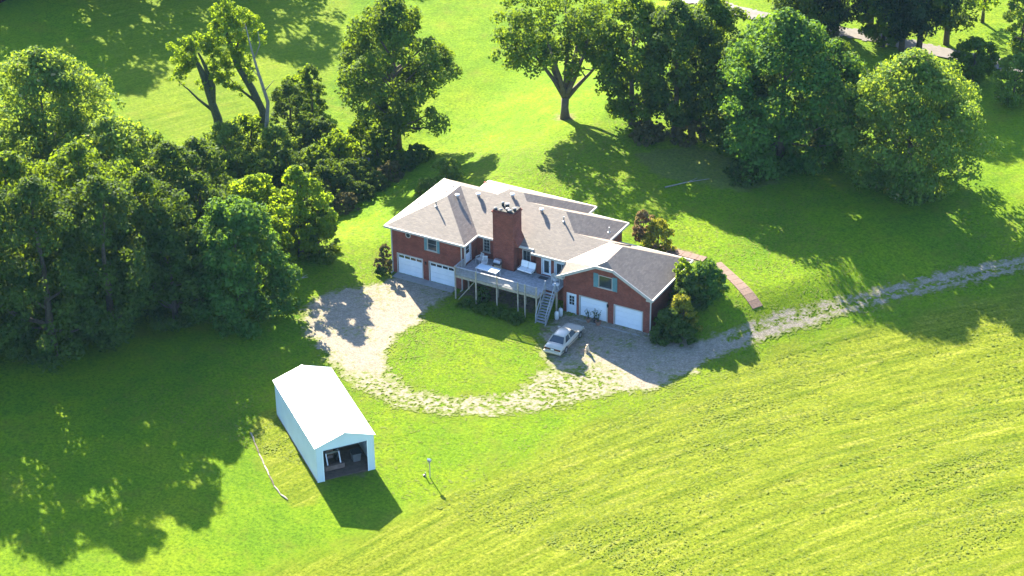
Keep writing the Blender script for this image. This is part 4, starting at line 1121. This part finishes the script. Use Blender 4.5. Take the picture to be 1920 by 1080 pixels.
tree('broadleaf_tree', 'sunlit pale topped tree right behind the tallest tree of the left wood', 'tree', (-40.41, 3.03), 13, 4.2, 2, 8000, 'light', .36, seed=301, group=G_L)
tree('broadleaf_tree', 'dark narrow tree in the hollow of the left wood below the field corner', 'tree', (-29.34, -1.84), 10, 3.6, .6, 7500, 'mid', .34, seed=302, group=G_L)
tree('broadleaf_tree', 'dark tree between the left wood and the ivy-clad forked snag', 'tree', (-22.48, -0.84), 9.5, 3.6, .5, 7500, 'dark', .34, seed=303, group=G_L)
tree('broadleaf_tree', 'rounded dark tree at the wood edge just above the bushy green maple', 'tree', (-15.41, -9.57), 11, 3.8, .5, 8000, 'dark', .34, seed=304, group=G_L)
tree('maple_tree', 'dense rounded green tree with foliage down to the lawn left of the gravel', 'tree', (-8.46, -13.41), 11.6, 4.7, .1, 19000, 'blue', .34, 'bush', seed=12)
tree('maple_tree', 'bright lime young tree behind the dense rounded tree', 'tree', (-9.60, -1.64), 9.8, 3.0, .3, 9500, 'lime', .32, seed=13)
tree('maple_tree', 'lime green leafy tree between the dense rounded tree and the left wood', 'tree', (-15.47, -1.00), 7, 3.4, .3, 8000, 'lime', .32, seed=14)
tree('maple_tree', 'small dark green tree beside the sunlit lawn strip left of the house', 'tree', (-8.51, -0.45), 5.5, 2.4, .2, 6000, 'mid', .3, 'bush', seed=15)
# undergrowth between the snags and the house
UG = [((-31.51, 16.00), 4.4, 2.8, 'light'), ((-26.56, 12.04), 3.8, 2.8, 'mid'), ((-26.59, 18.59), 4.2, 2.6, 'light'), ((-29.52, 25.46), 6.0, 2.2, 'dark'), ((-29.76, 30.12), 6.2, 1.8, 'mid'), ((-24.30, 23.56), 3.4, 2.4, 'dark'),
      ((-20.64, 21.72), 3.4, 2.2, 'lime'), ((-16.18, 17.51), 2.8, 2.4, 'dark'), ((-16.76, 23.76), 3.8, 2.0, 'mid'), ((-16.82, 14.34), 4.0, 2.4, 'dark'), ((-21.54, 13.26), 4.4, 2.6, 'dark'), ((-31.51, 20.53), 3.5, 2.4, 'lime'), ((-34.00, 33.67), 2.6, 2.0, 'lime'), ((-22.48, 10.66), 4.2, 2.4, 'mid'), ((-20.79, 17.23), 3.6, 2.2, 'mid'), ((-20.85, 26.90), 2.8, 1.8, 'lime'), ((-16.67, 9.58), 4.4, 2.4, 'dark'), ((-27.68, 9.24), 4.6, 2.6, 'mid')]
UL = ['green bush at the foot of the ivy-clad forked snag', 'dark bush below the ivy-clad forked snag', 'pale bush between the dead grey tree and the lime tree', 'tall dark shrub right of the dead grey tree', 'upright round green shrub at the edge of the sunlit field',
      'dark bush beneath the upright round shrub', 'bright lime bush in the undergrowth left of the conical tree', 'dark bush left of the low hedge', 'green bush at the foot of the conical tree', 'dark bush behind the lime young tree', 'dark bush above the lime young tree',
      'lime bush between the two snags', 'low lime bush on the sunlit field edge', 'mid green bush in the hollow below the dead grey tree', 'mid green bush beneath the tall dark shrub', 'lime bush at the field edge left of the conical tree', 'dark bush just above the lime young tree tops', 'mid green bush at the wood edge below the forked snag']
for k, ((p, h, r, m_), lb) in enumerate(zip(UG, UL)):
    tree('bush', lb, 'bush', p, h, r, .1, int(1500+r*1100), m_, .28, 'bush', seed=30+k, group='bushes of the undergrowth left of the house', limbs=4)
HG = [(-13.42, 12.03), (-13.35, 14.80), (-13.21, 17.63), (-13.14, 20.50), (-12.87, 23.01), (-12.56, 25.27)]
HL = ['dark hedge shrub nearest the lime tree', 'second dark shrub of the low hedge from the lime tree', 'third dark shrub of the low hedge', 'fourth shrub of the low hedge, near the house', 'fifth shrub of the low hedge below the conical tree', 'last shrub of the low hedge, right of the conical tree']
for k, (p, lb) in enumerate(zip(HG, HL)):
    tree('hedge_shrub', lb, 'shrub', p, 1.8, 1.5, .05, 2200, ('brown', 'dark', 'dark', 'brown', 'dark', 'mid')[k], .24, 'bush', seed=50+k, group='low hedge behind the left wing', limbs=3)

# snags: tall broken trees with ivy
def snag(name, label, base, paths, bark, blobs, mtl, seed, n, size=.28):
    x, y = base; z = float(H(x, y)); t = thing(name, label, 'tree', (x, y, z), 0)
    mb = MB()
    for pts, rad in paths[:1]: mb.tube(pts, rad, 8)
    mb.build('trunk', M[bark], t, smooth=True)
    mb = MB()
    for pts, rad in paths[1:]: mb.tube(pts, rad, 6)
    mb.build('limbs', M[bark], t, smooth=True)
    if blobs:
        rng = np.random.default_rng(seed)
        C_ = np.array([b[:3] for b in blobs], float); Rb = np.array([b[3] for b in blobs], float)
        # break big blobs into small clumps
        cc, rr_ = [], []
        for c, r_ in zip(C_, Rb):
            for q in range(16):
                d = rng.normal(size=3); d /= np.linalg.norm(d); cc.append(c+d*r_*rng.uniform(.2, 1.15)); rr_.append(r_*rng.uniform(.18, .42))
        V, F, ti = leaves(np.array(cc), np.array(rr_), n, size, rng)
        link('crown', fast_mesh('crown', V, F, ML[mtl], False, (), (('tint', ti),)), t)
    return t
cr_ = (.873, .488)     # unit vector across the picture
def cx(u, z, w=0): return (u*cr_[0]-w*cr_[1], u*cr_[1]+w*cr_[0], z)
snag('snag_tree', 'ivy-clad forked snag with two upright stubs and thin yellow-green leaves', (-35.22, 19.82), [
    ([cx(0, -.3), cx(0, 2.5), cx(-.5, 4.6), cx(-1.3, 8.2), cx(-2.0, 10.2)], [.62, .5, .42, .34, .16]),
    ([cx(-.5, 4.2), cx(-.25, 6.5), cx(-.9, 9.), cx(-1.5, 10.5)], [.42, .33, .22, .1]),
    ([cx(-.3, 3.4), cx(-2.0, 5.0), cx(-3.0, 6.2), cx(-3.9, 7.0)], [.22, .15, .1, .04]),
    ([cx(-2.0, 10.0), cx(-1.7, 12.6)], [.08, .02])],
    'barkivy', [cx(-3.2, 10.5)+(1.5,), cx(-3.6, 8.6)+(1.0,), cx(-.3, 10.8)+(1.2,), cx(.6, 8.6)+(1.0,), cx(0, .9)+(1.0,), cx(-2.3, 9.4)+(1.3,), cx(-2.4, 11.2)+(1.2,), cx(-1.0, 7.0)+(.9,), cx(-3.9, 7.4)+(.8,)], 'lime', 61, 7500, .24)
snag('snag_tree', 'leaning ivy-clad tree with a feathery yellow-green crown reaching the top edge', (-30.83, 22.12), [
    ([cx(0, -.3), cx(.1, 3.5), cx(-.9, 6.2), cx(-2.3, 9.2), cx(-3.0, 12), cx(-3.4, 14.5)], [.5, .4, .42, .36, .22, .1]),
    ([cx(-.5, 4.6), cx(-2.2, 6.2), cx(-3.2, 7.4)], [.2, .13, .05]),
    ([cx(-2.6, 10.4), cx(-1.6, 12.6), cx(-.8, 14.0)], [.15, .1, .04])],
    'barkivy', [cx(-3.2, 12.4)+(2.0,), cx(-4.6, 10.6)+(1.4,), cx(-2.0, 10.2)+(1.4,), cx(-2.4, 14.8)+(1.7,), cx(-.8, 14.2)+(1.3,), cx(-4.0, 7.6)+(1.4,), cx(-1.6, 12.0)+(1.4,), cx(-4.4, 14)+(1.3,), cx(-2.6, 6.6)+(1.2,), cx(.2, 12.6)+(1.1,), cx(-5.4, 12)+(1.2,), cx(-1.0, 8.6)+(1.2,), cx(-3.2, 9.0)+(1.4,), cx(-3.4, 16)+(1.6,), cx(-5.0, 8.8)+(1.0,)], 'lime', 62, 16000, .24)
snag('dead_tree', 'bare pale grey dead tree with crooked trunk right of the leaning tree', (-28.46, 19.85), [
    ([cx(0, -.3), cx(-.15, 3.0), cx(.2, 6.0), cx(-.6, 9.5), cx(-1.1, 12.0), cx(-1.6, 15.2)], [.3, .24, .2, .15, .11, .03]),
    ([cx(-.9, 11.2), cx(-.2, 12.8), cx(-.3, 14.4)], [.09, .05, .02]), ([cx(-.5, 9.0), cx(-1.5, 10.2)], [.07, .02]), ([cx(0, 7.4), cx(1.0, 8.6)], [.07, .02])],
    'barkpale', [], 'lime', 63, 0)

tree('conical_tree', 'tall conical dark green tree standing behind the left wing of the house', 'tree', (-16.57, 27.31), 17.6, 6.0, 3.0, 24000, 'mid', .36, 'round', seed=70, clump=.3, nclump=150, limbs=26, trunk_r=.42)
# open crowned tree with visible limbs
def open_tree():
    b = (0.06, 35.53); x, y = b; z = float(H(x, y)); t = thing('spreading_tree', 'open crowned tree with visible spreading limbs on the sunlit lawn', 'tree', (x, y, z))
    mb = MB(); mb.tube([cx(0, -.3), cx(-.05, 1.2), cx(0, 2.6)], [.62, .42, .44], 9); mb.build('trunk', M['bark'], t, smooth=True)
    rng = np.random.default_rng(71)
    L_ = [[cx(0, 2.4), cx(-1.2, 4.4, .3), cx(-2.9, 6.8, .5), cx(-4.6, 8.6, .8)], [cx(0, 2.4), cx(-.6, 5.2, -.8), cx(-1.6, 8.6, -1.6), cx(-2.2, 11.6, -2)], [cx(0, 2.4), cx(.1, 5.5, .5), cx(.3, 9, .8), cx(0, 12.8, .6)],
          [cx(0, 2.6), cx(1.0, 5, -.6), cx(2.0, 8, -1), cx(2.6, 11, -1.2)], [cx(0, 2.3), cx(1.3, 3.6, .5), cx(2.8, 5.2, .6), cx(4.0, 6.6, .8)], [cx(0, 2.6), cx(.8, 5.6, 1.4), cx(1.6, 8.4, 2.6), cx(2.2, 10.4, 3.4)], [cx(0, 2.6), cx(-1.4, 5.4, 1.6), cx(-2.8, 8.2, 3)]]
    mb = MB(); cc, rr_ = [], []
    for l in L_:
        mb.tube(l, [.34, .24, .15, .06][:len(l)], 7)
        for q in range(5):
            i = rng.integers(1, len(l)-1); f = rng.uniform(0, 1); s0 = Vector(l[i]).lerp(Vector(l[i+1]), f); e = s0+Vector((rng.normal(0, 1.5), rng.normal(0, 1.5), rng.uniform(.4, 1.8)))
            mb.tube([s0, (s0+e)/2+Vector((0, 0, .2)), e], [.09, .06, .02], 5)
            for w_ in range(3): cc.append(np.array(e)+rng.normal(0, .55, 3)); rr_.append(rng.uniform(.55, .95))
        for w_ in range(6): cc.append(np.array(l[-1])+rng.normal(0, 1.0, 3)+np.array([0, 0, .3])); rr_.append(rng.uniform(.7, 1.15))
    for q in range(60):
        a = rng.uniform(0, 6.283); u = rng.uniform(0, 1); rad = 7.0*math.sin(math.pi*(.18+.72*u))*math.sqrt(rng.uniform(.35, 1)); cc.append((rad*math.cos(a)-1.2, rad*math.sin(a)-.6, 6.0+9*u)); rr_.append(rng.uniform(.6, 1.05))
    for q in range(26):
        cc.append(np.array(cx(rng.uniform(-7.6, -3.6), rng.uniform(6.6, 12.5), rng.uniform(-1.5, 1.5)))); rr_.append(rng.uniform(.6, 1.0))
    mb.build('limbs', M['bark'], t, smooth=True)
    V, F, ti = leaves(np.array(cc), np.array(rr_), 15000, .36, rng)
    link('crown', fast_mesh('crown', V, F, ML['mid'], False, (), (('tint', ti),)), t)
open_tree()
G_B = 'trees of the belt behind the house'
tree('broadleaf_tree', 'dark tree right beside the open crowned tree, with pale leaf tips', 'tree', (7.87, 36.12), 15, 4.2, 1.5, 13000, 'mid', .36, seed=80, group=G_B)
tree('broadleaf_tree', 'dark tree in the middle of the belt with bare stems at its foot', 'tree', (13.24, 35.49), 15.5, 4.4, 2.5, 13000, 'dark', .36, seed=81, group=G_B)
tree('broadleaf_tree', 'tree with reddish flecks left of the great blue-green tree', 'tree', (14.57, 40.70), 14.5, 4.2, 1.5, 12000, 'mid', .36, seed=82, group=G_B)
tree('great_tree', 'great domed blue-green tree, the largest of the belt behind the house', 'tree', (25.60, 34.77), 16.6, 6.9, .4, 27000, 'blue', .38, seed=83)
tree('broadleaf_tree', 'low dark tree between the great domed tree and the light green round tree', 'tree', (29.42, 38.91), 13, 4.0, .3, 9000, 'dark', .34, seed=84, group=G_B)
tree('round_tree', 'broad light green round-headed tree at the right, leaning over the sunlit lawn', 'tree', (39.00, 35.90), 14.4, 6.9, .8, 34000, 'light', .34, seed=85, limbs=9)
for p, h, r, m_, lb in (((27.97, 41.03), 3.6, 1.6, 'gold', 'sunlit golden bush between the two big right-hand trees'), ((14.88, 35.32), 2.4, 2.0, 'brown', 'brownish brush at the foot of the belt, left of the great tree'), ((11.13, 33.35), 2.0, 2.0, 'brown', 'brownish brush below the dark tree beside the open crowned tree'),
                        ((24.06, 29.80), 2.2, 2.2, 'dark', 'dark brush under the front of the great domed tree'), ((38.69, 35.20), 2.4, 2.0, 'gold', 'yellow-green brush at the foot of the round-headed tree')):
    tree('bush', lb, 'bush', p, h, r, .1, 3600, m_, .28, 'bush', seed=int(h*37), limbs=3, group='brush under the belt of trees')
G_R = 'tall roadside trees at the upper right'
RT = [((13.07, 70.04), 15, 3.6, 'dark', 'dark roadside tree rising behind the great domed tree'), ((18.65, 67.70), 19, 3.6, 'pine', 'leftmost bare-trunked roadside tree beside the lane shadow'), ((21.13, 72.41), 16, 3.4, 'dark', 'roadside tree beyond the lane between the bare trunks'),
      ((26.60, 67.97), 19, 3.2, 'pine', 'dark-trunked roadside tree standing in front of the lane'), ((28.49, 68.44), 18, 3.0, 'pine', 'slim dark roadside tree right beside the one in front of the lane'), ((30.52, 72.12), 18, 3.4, 'dark', 'rightmost of the tall dark roadside trees')]
for k, (p, h, r, m_, lb) in enumerate(RT):
    tree('roadside_tree', lb, 'tree', p, h, r*1.25, 2.9 if k else 1.2, 9500, m_, .36, 'plain', seed=90+k, group=G_R, clump=.36, limbs=9, trunk_r=.3)
tree('small_tree', 'leafy mid green tree hiding part of the lane among the bare trunks', 'tree', (24.26, 68.15), 9, 2.8, 1.2, 7000, 'mid', .32, seed=311)
tree('small_tree', 'dark bushy tree on the lane edge behind the great domed tree', 'tree', (16.38, 67.23), 9, 3.0, .5, 7000, 'dark', .32, seed=312)
tree('broadleaf_tree', 'dark tree closing the gap left of the great domed tree', 'tree', (19.95, 36.09), 12.5, 4.0, .5, 10000, 'dark', .34, seed=313, group=G_B)
tree('small_tree', 'small round green tree beside the lane below the tall roadside trees', 'tree', (36.44, 63.68), 5.2, 2.5, .8, 5000, 'mid', .3, seed=100)
tree('small_tree', 'light green small tree at the right edge beside the lane', 'tree', (42.46, 59.79), 6, 2.4, .5, 5000, 'light', .3, seed=101)
tree('small_tree', 'green tree cut by the upper right corner of the photo', 'tree', (38.71, 74.46), 8.5, 2.4, .5, 6000, 'light', .3, seed=102)
tree('small_tree', 'thin open tree beyond the lane near the top right', 'tree', (32.07, 80.48), 7.5, 2.2, 2.2, 1800, 'lime', .28, seed=103)
# the wood north-west of the field and the trees further along, whose shadows fall into the picture
OF = [((-130, -150), 16), ((-20, -150), 15), ((90, -140), 16), ((195, -150), 17), ((290, -150), 15), ((400, -185), 15), ((480, -190), 15.5), ((640, -215), 15)]
OP = [(-100.17, 45.32), (-95.09, 49.04), (-87.41, 48.66), (-81.75, 50.51), (-80.71, 58.70), (-72.99, 63.80), (-65.74, 65.33), (-60.76, 86.45), (-37.21, -21.13), (-30.66, -31.28)]
OH = [18, 17, 18, 19, 17, 17, 18, 15, 16, 16, 14]
src = tree('wood_tree', 'tree of the wood beyond the far field', 'tree', OP[0], OH[0], 6, 1.5, 7000, 'mid', .5, seed=110, group='wood beyond the frame')
for k in range(1, len(OP)):
    c = copy_tree(src); x, y = OP[k]; c.location = (x, y, float(H(x, y))); c.rotation_euler = (0, 0, k*1.7); s_ = OH[k]/16; c.scale = (s_, s_, s_)

# garden plants round the house
def shrub(lb, p, h, r, m_, n=3000, size=.2, name='shrub', shape='bush', low=.05, seed=0, limbs=4):
    return tree(name, lb, 'shrub', p, h, r, low, n, m_, size, shape, seed=seed, limbs=limbs, trunk_r=.06)
shrub('pink flowering crepe myrtle behind the right end of the main roof', (20.9, 12.3), 3.7, 1.05, 'pink', 4200, .2, 'crepe_myrtle', 'round', .6, 120)
shrub('yellow-green shrub right of the pink flowering crepe myrtle', (22.6, 12.0), 3.2, 1.6, 'gold', 4000, .2, seed=121)
shrub('dark bush growing against the left corner of the house', (-.75, -.3), 2.9, .8, 'brown', 2200, .2, seed=122)
shrub('low dark plant at the foot of the left downspout', (-.6, -1.1), .9, .5, 'dark', 700, .18, seed=123, limbs=0)
shrub('large dark rounded evergreen behind the right garage corner', (29.9, 6.9), 3.5, 1.85, 'blue', 7000, .22, seed=124)
shrub('tall evergreen shrub against the right wall of the garage wing', (29.2, 5.0), 3.6, 1.9, 'dark', 6500, .22, seed=125)
shrub('golden topped conifer at the right garage wall', (29.5, 2.6), 3.4, 1.5, 'gold', 3400, .22, seed=126)
shrub('big dark shrub at the front right garage corner', (28.9, 1.1), 2.9, 1.6, 'dark', 6500, .22, seed=127)
shrub('bright leafy sapling rising to the garage eave', (28.2, 5.6), 4.6, .75, 'lime', 1300, .24, 'sapling', 'round', 2.4, 128)
shrub('low shrub in front of the dark garage corner shrubs', (30.4, 1.2), 1.7, 1.3, 'dark', 3200, .2, seed=129)
shrub('pale shrub behind the back of the left wing', (-4.73, 18.21), 3.0, 1.6, 'light', 2800, .22, seed=130)
shrub('small shrub by the rear corner of the left wing roof', (-4.98, 14.55), 2.4, 1.3, 'light', 2000, .22, seed=131)
FP = [((9.6, -2.5), .55, 'leftmost leafy plant under the deck edge'), ((11.6, -2.6), .6, 'second leafy plant in front of the deck posts'), ((12.9, -2.7), .85, 'third leafy plant in front of the deck posts, broad and arching'), ((14.3, -2.6), .8, 'fourth leafy plant in front of the deck posts'), ((15.3, -2.9), 1.0, 'rightmost and largest leafy plant before the deck posts')]
for k, (p, h, lb) in enumerate(FP):
    shrub(lb, p, h, .8+.1*(k % 2), 'mid', 1000, .24, 'border_plant', 'bush', .05, 140+k, limbs=0)['group'] = 'leafy plants along the deck'
shrub('dark climbing plant under the middle of the deck', (10.6, -1.1), 1.7, .7, 'dark', 1000, .2, seed=150)

# ------------------------------------------------------------------ thin summer haze
mh = bpy.data.materials.new('air'); mh.use_nodes = True
nh = mh.node_tree.nodes; nh.remove(nh['Principled BSDF'])
pv = nh.new('ShaderNodeVolumePrincipled'); pv.inputs['Color'].default_value = (.42, .74, 1, 1); pv.inputs['Density'].default_value = HAZE; pv.inputs['Anisotropy'].default_value = 0
mh.node_tree.links.new(pv.outputs[0], nh['Material Output'].inputs['Volume'])
mb = MB(); mb.box(-2000, 2000, -2000, 2000, -4, 106)
hz = mb.build('haze', mh); tag(hz, kind='stuff')
